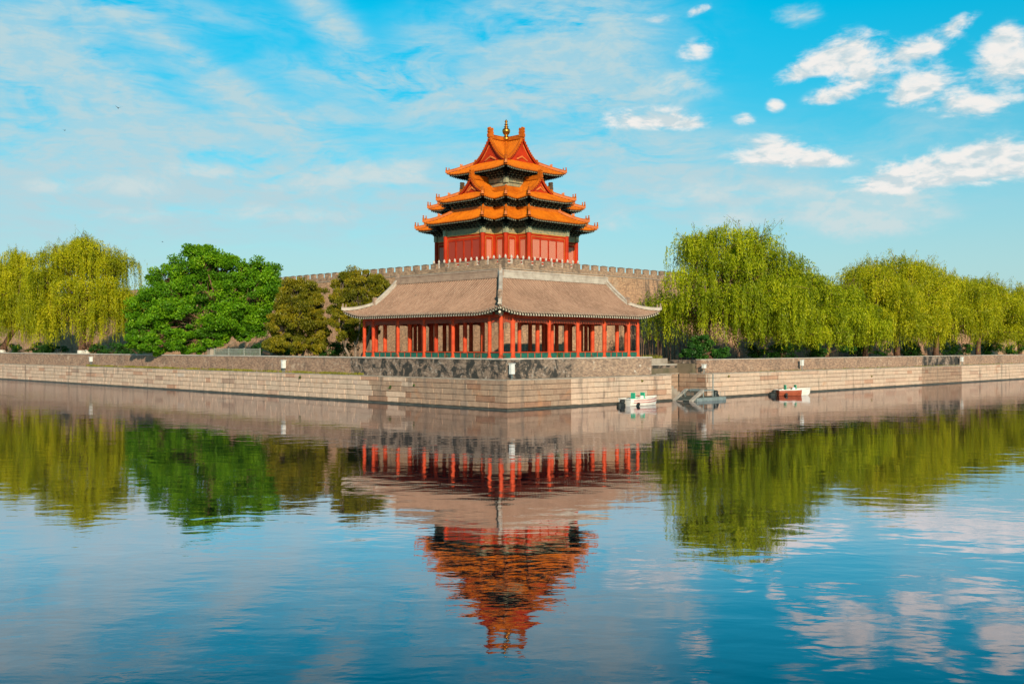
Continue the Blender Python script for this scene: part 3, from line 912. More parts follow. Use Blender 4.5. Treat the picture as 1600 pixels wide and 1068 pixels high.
def willow(U, V, H, RX, label, seed, shift=0.0, gold=False, lean=(0, 0), dens=1.0, nlobe=20, low=0.8, whitewash=False, topbias=None, fork=0.26, group='weeping willows along the moat', mat=None, twin=False, sparse_side=None):
    """weeping willow; local axes are world axes: x across the view, y away"""
    rnd = random.Random(seed); r = np.random.default_rng(seed)
    root = place_root('willow_tree', U, V, label, 'tree', group)
    tk = MB()
    top = Vector((lean[0], lean[1], H * fork))
    tr = 0.030 * H
    tk.path([(0, 0, -0.3), (lean[0] * 0.15, lean[1] * .15, H * fork * 0.35), (lean[0] * 0.55, lean[1] * .55, H * fork * 0.7), tuple(top)],
            [tr * 1.25, tr, tr * 0.85, tr * 0.8], 9)
    if twin:
        tk.path([(0.25, 0.1, -0.3), (0.95, 0.3, H * .12), (1.5, 0.6, H * .3), (2.0, .8, H * .5)], [tr * .8, tr * .7, tr * .55, tr * .35], 8)
    lobes = []
    for i in range(nlobe):
        # boughs over a dome: golden-angle spread, the outer ones lower
        t = (i + 0.5) / nlobe
        ang = i * 2.399963 + rnd.uniform(-0.35, 0.35)
        rad = t ** 0.55 * rnd.uniform(0.88, 1.06)
        x = math.cos(ang) * rad * RX * 0.84 + shift
        y = math.sin(ang) * rad * RX * 0.50
        zt = H * (0.90 - 0.38 * rad ** 3.0) + rnd.choice((-0.20, -0.11, -0.04, 0.05, 0.08)) * H * rnd.uniform(.6, 1)
        if topbias: zt += topbias(x) * H
        lobes.append((Vector((x + lean[0] * 1.0, y + lean[1] * 1.2, zt)), rnd.uniform(0.65, 1.25)))
    Cs = []; Ds = []; Ls = []; Ws = []; Ts = []
    for i in range(int(nlobe * 0.55)):      # lower outer boughs
        ang = i * 2.399963 + rnd.uniform(-0.5, 0.5)
        rad = rnd.uniform(0.55, 1.02)
        lobes.append((Vector((math.cos(ang) * rad * RX * 0.86 + shift * 0.8, math.sin(ang) * rad * RX * 0.50, H * rnd.uniform(0.30, 0.56))), rnd.uniform(0.7, 1.1)))
    for (c, k) in lobes:
        mid = top.lerp(c, rnd.uniform(0.4, 0.55)) + Vector((rnd.uniform(-.4, .4), rnd.uniform(-.4, .4), 0.3))
        p1 = limb(tk, top + Vector((0, 0, -0.1)), mid, tr * 0.42, tr * 0.24, rnd, n=3)
        limb(tk, p1[-1], c, tr * 0.24, 0.03, rnd, n=4)
        lr = RX * 0.20 * k
        for _ in range(3):
            q = c + Vector((rnd.uniform(-1, 1), rnd.uniform(-1, 1), rnd.uniform(-0.7, 0.5))) * lr
            limb(tk, p1[-1].lerp(c, rnd.uniform(0.4, 0.9)), q, 0.05, 0.015, rnd, n=3, seg=5)
        lt = rnd.uniform(0.0, 1.0)
        # strands: rise over the lobe and hang down
        nt = int(14 * dens * k)
        for q in range(nt):
            a = rnd.uniform(0, 2 * math.pi)
            rr = lr * math.sqrt(rnd.random()) * 1.1
            sx0, sy0 = math.cos(a), math.sin(a)
            base = c + Vector((sx0 * rr * 1.2, sy0 * rr * 1.2, lr * 0.75 * math.sqrt(max(0, 1 - min(1, rr / lr) ** 2)) * rnd.uniform(0.3, 1.1)))
            room = base.z - low
            tl = min(room * rnd.uniform(0.8, 1.0), rnd.triangular(0.7, 5.8, 2.2) * (H / 13.0) * (1.0 if rnd.random() < 0.8 else 1.8))
            st = rnd.choice((0.0, 0.08, 0.25, 0.42, 0.6))
            swx = rnd.uniform(-0.5, 0.5)
            wd_ = rnd.uniform(0.10, 0.34)
            for s_ in range(rnd.randint(4, 10)):
                sx = sx0 + rnd.uniform(-.3, .3); sy = sy0 + rnd.uniform(-.3, .3)
                start = base + Vector((rnd.gauss(0, wd_), rnd.gauss(0, wd_), rnd.gauss(0, 0.2)))
                ln = max(0.4, tl * rnd.uniform(0.55, 1.0))
                m = max(4, int(ln / 0.15))
                t = (np.arange(m) + r.random(m)) / m
                outx = 0.35 * (1 - np.exp(-3 * t)) * ln * 0.28 * 0.8
                P = np.empty((m, 3))
                P[:, 0] = start.x + sx * outx + r.normal(0, 0.05, m) + swx * np.sin(t * 2.2) * 0.5 - np.sign(start.x - c.x) * t * wd_ * 0.3
                P[:, 1] = start.y + sy * outx + r.normal(0, 0.05, m)
                P[:, 2] = start.z + 0.4 * np.sin(np.minimum(t * 4, math.pi)) * rnd.uniform(0, 1) - ln * t ** 1.15
                dd = np.empty((m, 3)); dd[:, 0] = r.normal(0, 0.5, m) + sx * .15; dd[:, 1] = r.normal(0, 0.5, m); dd[:, 2] = -1.0
                Cs.append(P); Ds.append(dd)
                Ls.append(r.uniform(0.18, 0.40, m)); Ws.append(r.uniform(0.045, 0.095, m))
                Ts.append(np.clip(lt * 0.42 + st * 0.9 + r.normal(0, 0.12, m), 0, 1))
        if c.z > H * 0.72:       # sprigs that stand up out of the crown
            for q in range(rnd.randint(2, 5)):
                b0 = c + Vector((rnd.uniform(-lr, lr), rnd.uniform(-lr, lr), lr * 0.5))
                e0 = b0 + Vector((rnd.uniform(-.5, .5), rnd.uniform(-.3, .3), rnd.uniform(0.5, 1.5)))
                limb(tk, c, e0, 0.025, 0.01, rnd, n=2, seg=4)
                m = 34
                t = r.random((m, 1))
                P = np.array(b0)[None, :] * (1 - t) + np.array(e0)[None, :] * t + r.normal(0, 0.14, (m, 3))
                P[:, 2] -= np.abs(r.normal(0, 0.3, m))
                dd = r.normal(0, 0.5, (m, 3)); dd[:, 2] -= 1
                Cs.append(P); Ds.append(dd); Ls.append(r.uniform(0.16, 0.34, m)); Ws.append(r.uniform(0.04, 0.08, m)); Ts.append(np.clip(0.35 + r.normal(0, 0.2, m), 0, 1))
        # leafy puff on the twigs of the lobe
        m = int(760 * dens * k)
        v = r.normal(size=(m, 3)); v /= np.linalg.norm(v, axis=1, keepdims=True)
        v *= (r.random((m, 1)) ** 0.4) * np.array([[lr * 1.15, lr * 1.15, lr * 0.72]])
        P = v + np.array([[c.x, c.y, c.z]])
        dd = v * 0.5 + r.normal(size=(m, 3)) * 0.7; dd[:, 2] -= 0.5
        Cs.append(P); Ds.append(dd); Ls.append(r.uniform(0.2, 0.42, m)); Ws.append(r.uniform(0.06, 0.12, m))
        Ts.append(np.clip(lt * 0.6 + 0.2 + r.normal(0, 0.2, m), 0, 1))
    tk.build('trunk', MAT['bark'], root, smooth=True)
    if whitewash:
        w = MB(); w.path([(0, 0, -0.1), (lean[0] * 0.04, 0, 1.0)], [tr * 1.3, tr * 1.2], 10)
        if twin: w.path([(.3, .12, -0.1), (.68, .22, 1.0)], [tr * .9, tr * .82], 10)
        w.build('painted_base', MAT['whitewash'], root, smooth=True)
    C = np.concatenate(Cs); D = np.concatenate(Ds)
    lf = leaf_cloud(C, D, np.concatenate(Ls), np.concatenate(Ws), np.concatenate(Ts), seed)
    leaf_object('crown', [lf], mat or (MAT['willow_gold'] if gold else MAT['willow']), root)
    return root


def clump_tree(name, U, V, H, blobs, mat, bark, label, cat, seed, leaf=(0.2, 0.34), wd=(0.12, 0.2), per=900, trunk=0.3, lean=(0, 0), stems=1, updir=0.0, group=None, z=GZ, sub=7, ragged=0.0):
    """tree whose crown is a set of ellipsoidal boughs (x, y, z, rx, ry, rz), each broken up into sub clumps"""
    rnd = random.Random(seed); r = np.random.default_rng(seed)
    root = place_root(name, U, V, label, cat, group, z)
    tk = MB()
    zf = min(b[2] - b[5] * 0.5 for b in blobs)
    top = Vector((lean[0], lean[1], max(0.6, H * trunk)))
    rt = 0.022 * H + 0.03
    bases = []
    for s in range(stems):
        ox = (s - (stems - 1) / 2) * 0.55
        tk.path([(ox, 0, -0.3), (ox * 1.1 + lean[0] * 0.4, lean[1] * 0.4, top.z * 0.5), (ox * 1.8 + top.x, top.y, top.z)],
                [rt * 1.2 / math.sqrt(stems), rt / math.sqrt(stems), rt * 0.8 / math.sqrt(stems)], 8)
        bases.append(Vector((ox * 1.8 + top.x, top.y, top.z)))
    Cs = []; Ds = []; Ls = []; Ws = []; Ts = []
    for (bx, by, bz, rx, ry, rz) in blobs:
        c = Vector((bx, by, bz))
        b0 = min(bases, key=lambda b: (b - c).length)
        pts = limb(tk, b0, c, rt * 0.42, rt * 0.12, rnd, n=4)
        for q in range(sub):
            v = Vector((rnd.gauss(0, 1), rnd.gauss(0, 1), rnd.gauss(0, 1))); v.normalize()
            k = rnd.uniform(0.5, 0.95) * (1 + rnd.random() * ragged)
            sc = c + Vector((v.x * rx * k, v.y * ry * k, v.z * rz * k))
            limb(tk, pts[-2], sc, rt * 0.12, 0.012, rnd, n=3, seg=5)
            sr = min(rx, rz) * (rnd.uniform(0.38, 0.6) if not ragged else rnd.uniform(0.22, 0.48))
            m = int(per / sub * rnd.uniform(0.7, 1.3))
            w = r.normal(size=(m, 3)); w /= np.linalg.norm(w, axis=1, keepdims=True)
            rad = r.random((m, 1)) ** 0.45
            w *= rad * np.array([[sr * 1.25, sr * 1.25, sr * 0.8]])
            P = w + np.array([[sc.x, sc.y, sc.z]])
            dd = w * 0.6 + r.normal(size=(m, 3)) * 0.8 * sr; dd[:, 2] += updir
            Cs.append(P); Ds.append(dd)
            Ls.append(r.uniform(*leaf, m)); Ws.append(r.uniform(*wd, m))
            t0 = rnd.uniform(0.0, 0.7)
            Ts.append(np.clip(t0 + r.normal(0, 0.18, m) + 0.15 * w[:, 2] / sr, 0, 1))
    tk.build('trunk', bark, root, smooth=True)
    lf = leaf_cloud(np.concatenate(Cs), np.concatenate(Ds), np.concatenate(Ls), np.concatenate(Ws), np.concatenate(Ts), seed)
    leaf_object('crown', [lf], mat, root)
    return root


# ------------------------------------------------------------------ city wall
WU, WV = 21.7, 22.2        # outer faces at the top
WZ = 12.85                 # wall top below the merlon tops
MZ = 13.42


def city_wall():
    root = empty('city_wall', (0, 0, 0), ROT, 'high weathered brick city wall with crenellations behind the gallery and trees', 'city wall')
    # a battered wall along each axis
    mb = MB()
    bat = 1.1
    L = 420.0
    th = 9.0
    def prism(axis, c):
        # outer face leans back; profile in (offset, z)
        prof = [(c - bat, GZ - 0.5), (c, WZ - 0.55), (c + th, WZ - 0.55), (c + th + bat, GZ - 0.5)]
        return prof
    # outer faces as quads (mitred at the corner), top, inner faces
    Uo0, Uo1 = WU - bat, WU
    Vo0, Vo1 = WV - bat, WV
    zb, zt = GZ - 0.5, WZ - 0.55
    nseg = 1
    mb.face([(Uo0, L, zb), (Uo0, Vo0, zb), (Uo1, Vo1, zt), (Uo1, L, zt)])
    mb.face([(Uo0, Vo0, zb), (L, Vo0, zb), (L, Vo1, zt), (Uo1, Vo1, zt)])
    mb.face([(Uo1, Vo1, zt), (L, Vo1, zt), (L, Vo1 + th, zt), (Uo1 + th, Vo1 + th, zt), (Uo1 + th, L, zt), (Uo1, L, zt)])
    mb.face([(L, Vo1 + th, zt), (L, Vo1 + th, zb), (Uo1 + th, Vo1 + th, zb), (Uo1 + th, Vo1 + th, zt)])
    mb.face([(Uo1 + th, L, zb), (Uo1 + th, L, zt), (Uo1 + th, Vo1 + th, zt), (Uo1 + th, Vo1 + th, zb)])
    # tower bastion filling the inner corner
    mb.box(WU + th, WU + 21.0, WV + th, WV + 21.0, zb, zt - 0.003)
    mb.build('brick_face', MAT['citywall'], root)
    mb = MB()   # projecting string course and parapet band under the merlons
    pr = 0.06
    mb.box(WU - pr, WU + 0.6, WV - pr, L, WZ - 0.55, WZ - 0.47)
    mb.box(WU + 0.6, L, WV - pr, WV + 0.6, WZ - 0.55, WZ - 0.47)
    mb.build('string_course', MAT['ledge'], root)
    mb = MB()
    mb.box(WU, WU + 0.32, WV, L, WZ - 0.47, WZ)
    mb.box(WU + 0.32, L, WV, WV + 0.32, WZ - 0.47, WZ)
    mb.build('parapet_band', MAT['merlon'], root)

    def merlon(mb, axis, a, w):
        mb.cur = 0
        h0, h1 = WZ, MZ - 0.10
        if axis == 'V': mb.box(WU + 0.002, WU + 0.30, a, a + w, h0, h1)
        else: mb.box(a, a + w, WV + 0.002, WV + 0.30, h0, h1)
        mb.cur = 1
        e = 0.03
        for k, (zz0, zz1, ins) in enumerate(((h1, h1 + 0.05, -e), (h1 + 0.05, h1 + 0.10, 0.07))):
            if axis == 'V': mb.box(WU + ins, WU + 0.30 - ins, a + ins + (0.12 if k else 0), a + w - ins - (0.12 if k else 0), zz0, zz1)
            else: mb.box(a + ins + (0.12 if k else 0), a + w - ins - (0.12 if k else 0), WV + ins, WV + 0.30 - ins, zz0, zz1)
        mb.cur = 0
    pitch = 1.52
    rest = MB()
    for axis, c, nmax in (('V', WV, 52), ('U', WU, 40)):
        a = c + (0.0 if axis == 'V' else 1.3)
        k = 0
        proto = None
        while a < 250:
            w = pitch - 0.60
            if k == 0 and axis == 'V':
                m = MB(); merlon(m, axis, a, 1.1); m.build('merlon', [MAT['merlon'], MAT['merlon_cap']], root)
            elif k < nmax:
                m = MB(); merlon(m, axis, a, w * rng.uniform(0.96, 1.03)); m.build('merlon', [MAT['merlon'], MAT['merlon_cap']], root)
            else:
                merlon(rest, axis, a, w)
            a += pitch; k += 1
    o = rest.build('merlon', [MAT['merlon'], MAT['merlon_cap']], root)
    o['kind'] = 'stuff'
    return root


city_wall()


# ------------------------------------------------------------------ Chinese roofs
TILE_SEC = [(0.0, 0.0), (0.16, 0.0), (0.26, 0.62), (0.42, 1.0), (0.58, 1.0), (0.74, 0.62), (0.84, 0.0)]


class Roof:
    def __init__(s, pitch, tr, prof, lift, llen, over, soffit_drop=0.16):
        s.tiles = MB(); s.ends = MB(); s.raft = MB(); s.soff = MB()
        s.pitch = pitch; s.tr = tr; s.prof = prof; s.lift = lift; s.llen = llen; s.over = over; s.sd = soffit_drop

    def z(s, h, dist):
        l = 0.0
        for d in dist:
            d = max(0.0, d)
            if d < s.llen: l += s.lift * (1 - d / s.llen) ** 2.2 * max(0.0, 1 - h / (s.llen * 1.3)) ** 0.5
        return s.prof(h) + l

    def patch(s, p0, a, n, a0, a1, H, left='hip', right='hip', lo=None, hi=None, eave=True, nh=8, tipr=False):
        """p0 2D origin, a along eave, n inward; rows of tiles run along n"""
        p0 = np.array(p0, float); a = np.array(a, float); n = np.array(n, float)
        s0 = a0 - (H if left == 'valley' else 0.0)
        s1 = a1 + (H if right == 'valley' else 0.0)

        def rng_h(x):
            l, h = 0.0, H
            if left == 'hip': h = min(h, x - a0)
            if right == 'hip': h = min(h, a1 - x)
            if left == 'valley': l = max(l, a0 - x)
            if right == 'valley': l = max(l, x - a1)
            if lo: l = max(l, lo(x))
            if hi: h = min(h, hi(x))
            return l, max(l, h)

        def tips(x):
            t = []
            if left == 'hip': t.append(x - a0)
            if right == 'hip' or tipr: t.append(a1 - x)
            return t
        cnt = max(1, int(round((s1 - s0) / s.pitch)))
        pit = (s1 - s0) / cnt
        cols = []
        for k in range(cnt):
            for (f, hgt) in TILE_SEC: cols.append((s0 + (k + f) * pit, hgt * s.tr, k))
        cols.append((s1, 0.0, cnt))
        vs = []; fs = []; tn = []
        for (x, up, k) in cols:
            l, h = rng_h(x)
            for j in range(nh + 1):
                hh = l + (h - l) * j / nh
                q = p0 + a * x + n * hh
                vs.append((q[0], q[1], s.z(hh, tips(x)) + up))
        b = len(s.tiles.v)
        s.tiles.v.extend(vs)
        flip = (a[0] * n[1] - a[1] * n[0]) < 0
        for i in range(len(cols) - 1):
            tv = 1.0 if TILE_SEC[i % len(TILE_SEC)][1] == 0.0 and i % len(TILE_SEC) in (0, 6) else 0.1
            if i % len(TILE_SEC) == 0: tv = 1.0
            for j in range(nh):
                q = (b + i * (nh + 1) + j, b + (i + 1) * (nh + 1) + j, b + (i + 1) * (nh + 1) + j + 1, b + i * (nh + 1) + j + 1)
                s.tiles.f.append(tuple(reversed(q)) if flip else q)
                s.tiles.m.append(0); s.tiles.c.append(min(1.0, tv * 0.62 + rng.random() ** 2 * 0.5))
        # soffit
        vs = []; m = 0
        xs = np.linspace(s0, s1, max(6, int((s1 - s0) / 0.5)))
        b = len(s.soff.v)
        for x in xs:
            l, h = rng_h(x)
            for j in range(5):
                hh = l + (h - l) * j / 4
                q = p0 + a * x + n * hh
                s.soff.v.append((q[0], q[1], s.z(hh, tips(x)) - s.sd * 0.55))
        for i in range(len(xs) - 1):
            for j in range(4):
                q = (b + i * 5 + j, b + i * 5 + j + 1, b + (i + 1) * 5 + j + 1, b + (i + 1) * 5 + j)
                s.soff.f.append(tuple(reversed(q)) if flip else q); s.soff.m.append(0); s.soff.c.append(0.5)
        if not eave: return
        for k in range(cnt):
            x = s0 + (k + 0.5) * pit
            l, h = rng_h(x)
            if l > 0.01: continue
            if x < a0 or x > a1: continue
            q = p0 + a * x
            z0 = s.z(0, tips(x))
            c = Vector((q[0], q[1], z0 + s.tr * 0.35))
            nn = Vector((n[0], n[1], 0))
            s.ends.tube(c - nn * 0.05, c + nn * 0.08, s.tr * 1.0, n=7)
            # drip tile
            x2 = x - pit * 0.5; q2 = p0 + a * x2
            aa = Vector((a[0], a[1], 0)); base = Vector((q2[0], q2[1], z0))
            w = pit * 0.32
            s.ends.faces([tuple(base - aa * w - nn * 0.03 + Vector((0, 0, .03))), tuple(base + aa * w - nn * 0.03 + Vector((0, 0, .03))), tuple(base - nn * 0.04 - Vector((0, 0, s.tr * 1.5))),
                          tuple(base - aa * w + nn * 0.02 + Vector((0, 0, .03))), tuple(base + aa * w + nn * 0.02 + Vector((0, 0, .03))), tuple(base + nn * 0.02 - Vector((0, 0, s.tr * 1.5)))],
                         [(0, 1, 2), (5, 4, 3), (0, 3, 4, 1), (1, 4, 5, 2), (2, 5, 3, 0)])
            # two layers of rafters with painted ends
            rw = pit * 0.26
            for (h0, dz) in ((0.05, s.sd * 0.9), (0.42 * s.over, s.sd * 1.7)):
                h1 = min(h, s.over + 0.1)
                if h1 - h0 < 0.1: continue
                zz0 = s.z(h0, tips(x)) - dz; zz1 = s.z(h1, tips(x)) - dz
                A = p0 + a * (x - rw) + n * h0; B = p0 + a * (x + rw) + n * h0
                C2 = p0 + a * (x + rw) + n * h1; D2 = p0 + a * (x - rw) + n * h1
                t = rw * 2
                V8 = [(A[0], A[1], zz0 - t), (B[0], B[1], zz0 - t), (C2[0], C2[1], zz1 - t), (D2[0], D2[1], zz1 - t),
                      (A[0], A[1], zz0), (B[0], B[1], zz0), (C2[0], C2[1], zz1), (D2[0], D2[1], zz1)]
                s.raft.cur = 0
                s.raft.faces(V8, [(3, 2, 1, 0), (1, 2, 6, 5), (3, 0, 4, 7)])
                s.raft.cur = 1
                s.raft.faces(V8, [(0, 1, 5, 4)])
                s.raft.cur = 0

    def build(s, parent, mt, me, mr, mre, ms, tiles='tile_roof'):
        r = s.tiles.build(tiles, mt, parent)
        s.ends.build('eave_tiles', me, r)
        if s.raft.v: s.raft.build('rafters', [mr, mre], parent)
        s.soff.build('soffit', ms, parent)
        return r


def ridge_sec(w, h):
    return [(-w / 2, 0), (-w / 2, h * 0.25), (-w * 0.36, h * 0.32), (-w * 0.36, h * 0.78), (-w * 0.46, h * 0.84), (-w * 0.30, h), (w * 0.30, h), (w * 0.46, h * 0.84), (w * 0.36, h * 0.78), (w * 0.36, h * 0.32), (w / 2, h * 0.25), (w / 2, 0)]


DRAGON = [(-0.50, 0.0), (0.42, 0.0), (0.48, 0.35), (0.34, 0.52), (0.46, 0.72), (0.30, 0.95), (0.42, 1.18), (0.28, 1.42), (0.06, 1.36), (0.10, 1.18), (-0.04, 1.10),
          (-0.06, 1.34), (-0.22, 1.50), (-0.42, 1.42), (-0.50, 1.20), (-0.36, 1.08), (-0.52, 0.85), (-0.40, 0.62), (-0.56, 0.40)]


def dragon(mb, p, d, sc, th=0.42):
    mb.cut()
    """ridge-end ornament: p base centre, d 2D direction it looks inward"""
    d = Vector((d[0], d[1], 0)).normalized()
    s = Vector((-d.y, d.x, 0))
    mb.extrude([(x * sc, y * sc) for x, y in DRAGON], p, d, (0, 0, 1), s, th * sc)
    mb.extrude([(x * sc * 0.7, y * sc * 0.86 + 0.06 * sc) for x, y in DRAGON], p, d, (0, 0, 1), s, th * sc * 1.35)


def beasts(mb, pts, n, sc):
    """small figures riding on a hip ridge near its lower end"""
    pts = [Vector(p) for p in pts]
    for k in range(n):
        mb.cut()
        t = 0.06 + 0.11 * k
        f = t * (len(pts) - 1); i = int(f); p = pts[i].lerp(pts[min(i + 1, len(pts) - 1)], f - i)
        s = sc * (1.0 if k else 1.15)
        mb.cbox(p.x, p.y, p.z + 0.10 * s, 0.16 * s, 0.16 * s, 0.24 * s)
        mb.cbox(p.x, p.y, p.z + 0.30 * s, 0.10 * s, 0.10 * s, 0.20 * s)
        mb.cbox(p.x, p.y, p.z + 0.44 * s, 0.14 * s, 0.14 * s, 0.10 * s)


# ------------------------------------------------------------------ the red gallery (L shaped)
def gallery():
    root = empty('red_gallery', (0, 0, 0), ROT, 'L shaped open red gallery with grey brown tiled roof at the corner of the moat', 'pavilion')
    EU, EV = 3.4, 4.3            # eave lines
    RU, RV = 7.9, 8.8            # ridge lines
    H = 4.5
    BU, BV = 2 * RU - EU, 2 * RV - EV
    VT, UT = 24.2, 23.3          # eave tips at the far ends
    VG, UG = 22.25, 21.3         # gables
    A, B = 0.37, 0.068
    prof = lambda h: 7.16 + A * h + B * h * h
    rf = Roof(0.30, 0.078, prof, 0.52, 3.2, 1.15, 0.13)
    HL, HR = VT - VG, UT - UG
    # left wing outer slope: eave from the corner (EU,EV) to (EU,VT)
    rf.patch((EU, 0), (0, 1), (1, 0), EV, VT, H, 'hip', 'cust', hi=lambda x: 99 if x <= VG else VT - x + 0.0, nh=12, tipr=True)
    rf.patch((0, EV), (1, 0), (0, 1), EU, UT, H, 'hip', 'cust', hi=lambda x: 99 if x <= UG else UT - x + 0.0, nh=12, tipr=True)
    # inner slopes
    rf.patch((BU, 0), (0, 1), (-1, 0), BV, VT, H, 'valley', 'cust', hi=lambda x: 99 if x <= VG else VT - x, nh=10, tipr=True)
    rf.patch((0, BV), (1, 0), (0, -1), BU, UT, H, 'valley', 'cust', hi=lambda x: 99 if x <= UG else UT - x, nh=10, tipr=True)
    # end skirts
    rf.patch((0, VT), (1, 0), (0, -1), EU, BU, HL, 'hip', 'hip', nh=6)
    rf.patch((UT, 0), (0, 1), (-1, 0), EV, BV, HR, 'hip', 'hip', nh=6)
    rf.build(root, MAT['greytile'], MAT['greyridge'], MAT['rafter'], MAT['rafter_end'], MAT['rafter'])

    def lifted(h, d): return rf.z(h, [d])
    # NOTE the far end tips lift through the skirts; matching lift on the long slopes
    top = prof(H)
    # main ridges
    for nm, pts, mt in (('main_ridge', [(RU, RV - 0.2, top - 0.08), (RU, VG + 0.1, top - 0.08)], MAT['greyridge']),
                        ('main_ridge', [(RU - 0.2, RV, top - 0.083), (UG + 0.1, RV, top - 0.083)], MAT['paleridge'])):
        m = MB(); m.sweep(pts, ridge_sec(0.42, 0.68)); m.build(nm, mt, root)
    m = MB()
    dragon(m, (RU, VG - 0.1, top + 0.35), (0, -1), 0.34); m.cut(); dragon(m, (UG - 0.1, RV, top + 0.35), (-1, 0), 0.34); m.cut()
    dragon(m, (RU - .15, RV - .1, top + 0.45), (1, 1), 0.36)
    m.build_each('ridge_ornament', MAT['greyridge'], root)
    # outer hip ridge at the corner
    def hip(p0, d, L, n=14, extra=0.0):
        pts = []
        for i in range(n + 1):
            h = L * i / n
            pts.append((p0[0] + d[0] * h, p0[1] + d[1] * h, rf.z(h, [h, 1e9]) + 0.04 + extra))
        return pts
    hp = hip((EU - 0.12, EV - 0.12), (1, 1), H + 0.1)
    m = MB(); m.sweep(hp[:6], ridge_sec(0.30, 0.42)); m.sweep([(p[0], p[1], p[2] - 0.003) for p in hp[5:]], ridge_sec(0.34, 0.62)); m.build('hip_ridge', MAT['paleridge'], root)
    m = MB(); beasts(m, [(p[0], p[1], p[2] + 0.34) for p in hp], 3, 0.9)
    m.cut(); dragon(m, hp[5], (1, 1), 0.60)
    m.build_each('hip_ornament', MAT['greyridge'], root)
    # gable verges, short hip ridges at the ends
    for (side, G, T, R0, E0, B0, Hs) in (('V', VG, VT, RU, EU, BU, HL), ('U', UG, UT, RV, EV, BV, HR)):
        m = MB(); g = MB(); hr = MB(); orn = MB()
        for sgn in (-1, 1):
            pts = []
            for i in range(13):
                h = H - (H - Hs) * i / 12
                off = R0 + sgn * (H - h)
                p = (off, G + 0.02, prof(h) + 0.02) if side == 'V' else (G + 0.02, off, prof(h) + 0.02)
                pts.append(p)
            # carry the verge down a little past the hip start
            for q_ in (m, hr, orn): q_.cut()
            m.sweep(pts, ridge_sec(0.36, 0.42))
            e = pts[-1]
            dragon(orn, (e[0], e[1], e[2] + 0.1), (0, sgn) if side == 'U' else (sgn, 0), 0.42)
            # hip ridge down to the tip
            q = []
            for i in range(9):
                h = Hs * (1 - i / 8)
                off = R0 + sgn * (H - h)
                al = T - h
                z = rf.z(h, [h, 1e9]) + 0.04
                q.append((off, al, z) if side == 'V' else (al, off, z))
            ex = 0.14
            l = q[-1]; q.append((l[0] + (sgn * ex if side == 'V' else ex), l[1] + (ex if side == 'V' else sgn * ex), l[2] + 0.05))
            hr.sweep(q, ridge_sec(0.32, 0.27))
            beasts(orn, [(p[0], p[1], p[2] + 0.25) for p in reversed(q)], 2, 0.6)
        m.build_each('verge_ridge', MAT['paleridge'], root)
        hr.build_each('end_hip_ridge', MAT['paleridge'], root)
        orn.build_each('roof_figure', MAT['greyridge'], root)
        # gable board
        n = 12
        outer = []
        for i in range(-n, n + 1):
            x = (H - Hs) * i / n
            h = H - abs(x)
            outer.append((R0 + x, prof(h) - 0.06))
        base = prof(Hs) - 0.1
        vs = []
        for (x, z) in outer: vs.append((x, G - 0.05, z) if side == 'V' else (G - 0.05, x, z))
        vs2 = [(x, G - 0.05, base) if side == 'V' else (G - 0.05, x, base) for (x, z) in outer]
        for i in range(len(outer) - 1):
            g.face([vs2[i], vs2[i + 1], vs[i + 1], vs[i]])
        g.build('gable_board', MAT['darkred'], root)
    # platform
    CU, CV = 4.6, 5.4
    DU, DV = 2 * RU - CU, 2 * RV - CV
    FZ = 3.58
    Vc = [CV] + [at_U(x, CU) for x in (765, 708, 663, 621.8, 583.5, 569.5)]
    Uc = [CU] + [at_V(x, CV) for x in (800.3, 858, 902.5, 943.8, 982, 996.3)]
    ve, ue = Vc[-1], Uc[-1]
    p = MB()
    p.box(CU - 0.55, DU + 0.5, CV - 0.55, ve + 0.55, GZ, FZ)
    p.box(DU + 0.5, ue + 0.55, CV - 0.55, DV + 0.5, GZ, FZ)
    p.build('platform', MAT['paving'], root)
    # columns
    inU = [CU, CU + 1.3, DU - 1.3, DU]
    inV = [CV, CV + 1.3, DV - 1.3, DV]
    done = set()
    ctop = 7.0

    def column(u, v, r):
        key = (round(u, 1), round(v, 1))
        if key in done: return
        done.add(key)
        m = MB()
        m.lathe(u, v, [(r * 1.5, FZ), (r * 1.5, FZ + 0.10), (r * 1.15, FZ + 0.13), (r, FZ + 0.14), (r, ctop)], 12)
        m.build('column', MAT['redcol'], root, smooth=False)
    for v in Vc:
        for k, u in enumerate(inU):
            if u > DU - 1.4 and v < DV - 0.5: continue
            column(u, v, 0.155 if k in (0, 3) else 0.18)
    for u in Uc:
        for k, v in enumerate(inV):
            if v > DV - 1.4 and u < DU - 0.5: continue
            column(u, v, 0.155 if k in (0, 3) else 0.18)
    for i in range(1, len(Vc) - 1):
        if Vc[i] > DV: column(inU[2], (Vc[i] + Vc[i + 1]) / 2, 0.17)
        if i > 1: column(inU[1], (Vc[i] + Vc[i - 1]) / 2, 0.16)
    for i in range(1, len(Uc) - 1):
        if Uc[i] > DU: column((Uc[i] + Uc[i + 1]) / 2, inV[2], 0.17)
        if i > 1: column((Uc[i] + Uc[i - 1]) / 2, inV[1], 0.16)
    column(DU, DV, 0.14); column(DU - 1.3, DV - 1.3, 0.16)
    # beams over the outer rows
    def beam_run(mb, z0, z1, t, k=0):
        mb.box(CU - t / 2, CU + t / 2, CV - t / 2, ve + t / 2, z0, z1)
        mb.box(CU + t / 2, ue + t / 2, CV - t / 2 + 0.001 * k, CV + t / 2, z0, z1)
        mb.box(DU - t / 2, DU + t / 2, DV - t / 2, ve + t / 2, z0, z1)
        mb.box(DU + t / 2, ue + t / 2, DV - t / 2, DV + t / 2, z0, z1)
        mb.box(CU + t / 2, DU - t / 2, ve - t / 2, ve + t / 2, z0, z1)
        mb.box(ue - t / 2, ue + t / 2, CV + t / 2, DV - t / 2, z0, z1)
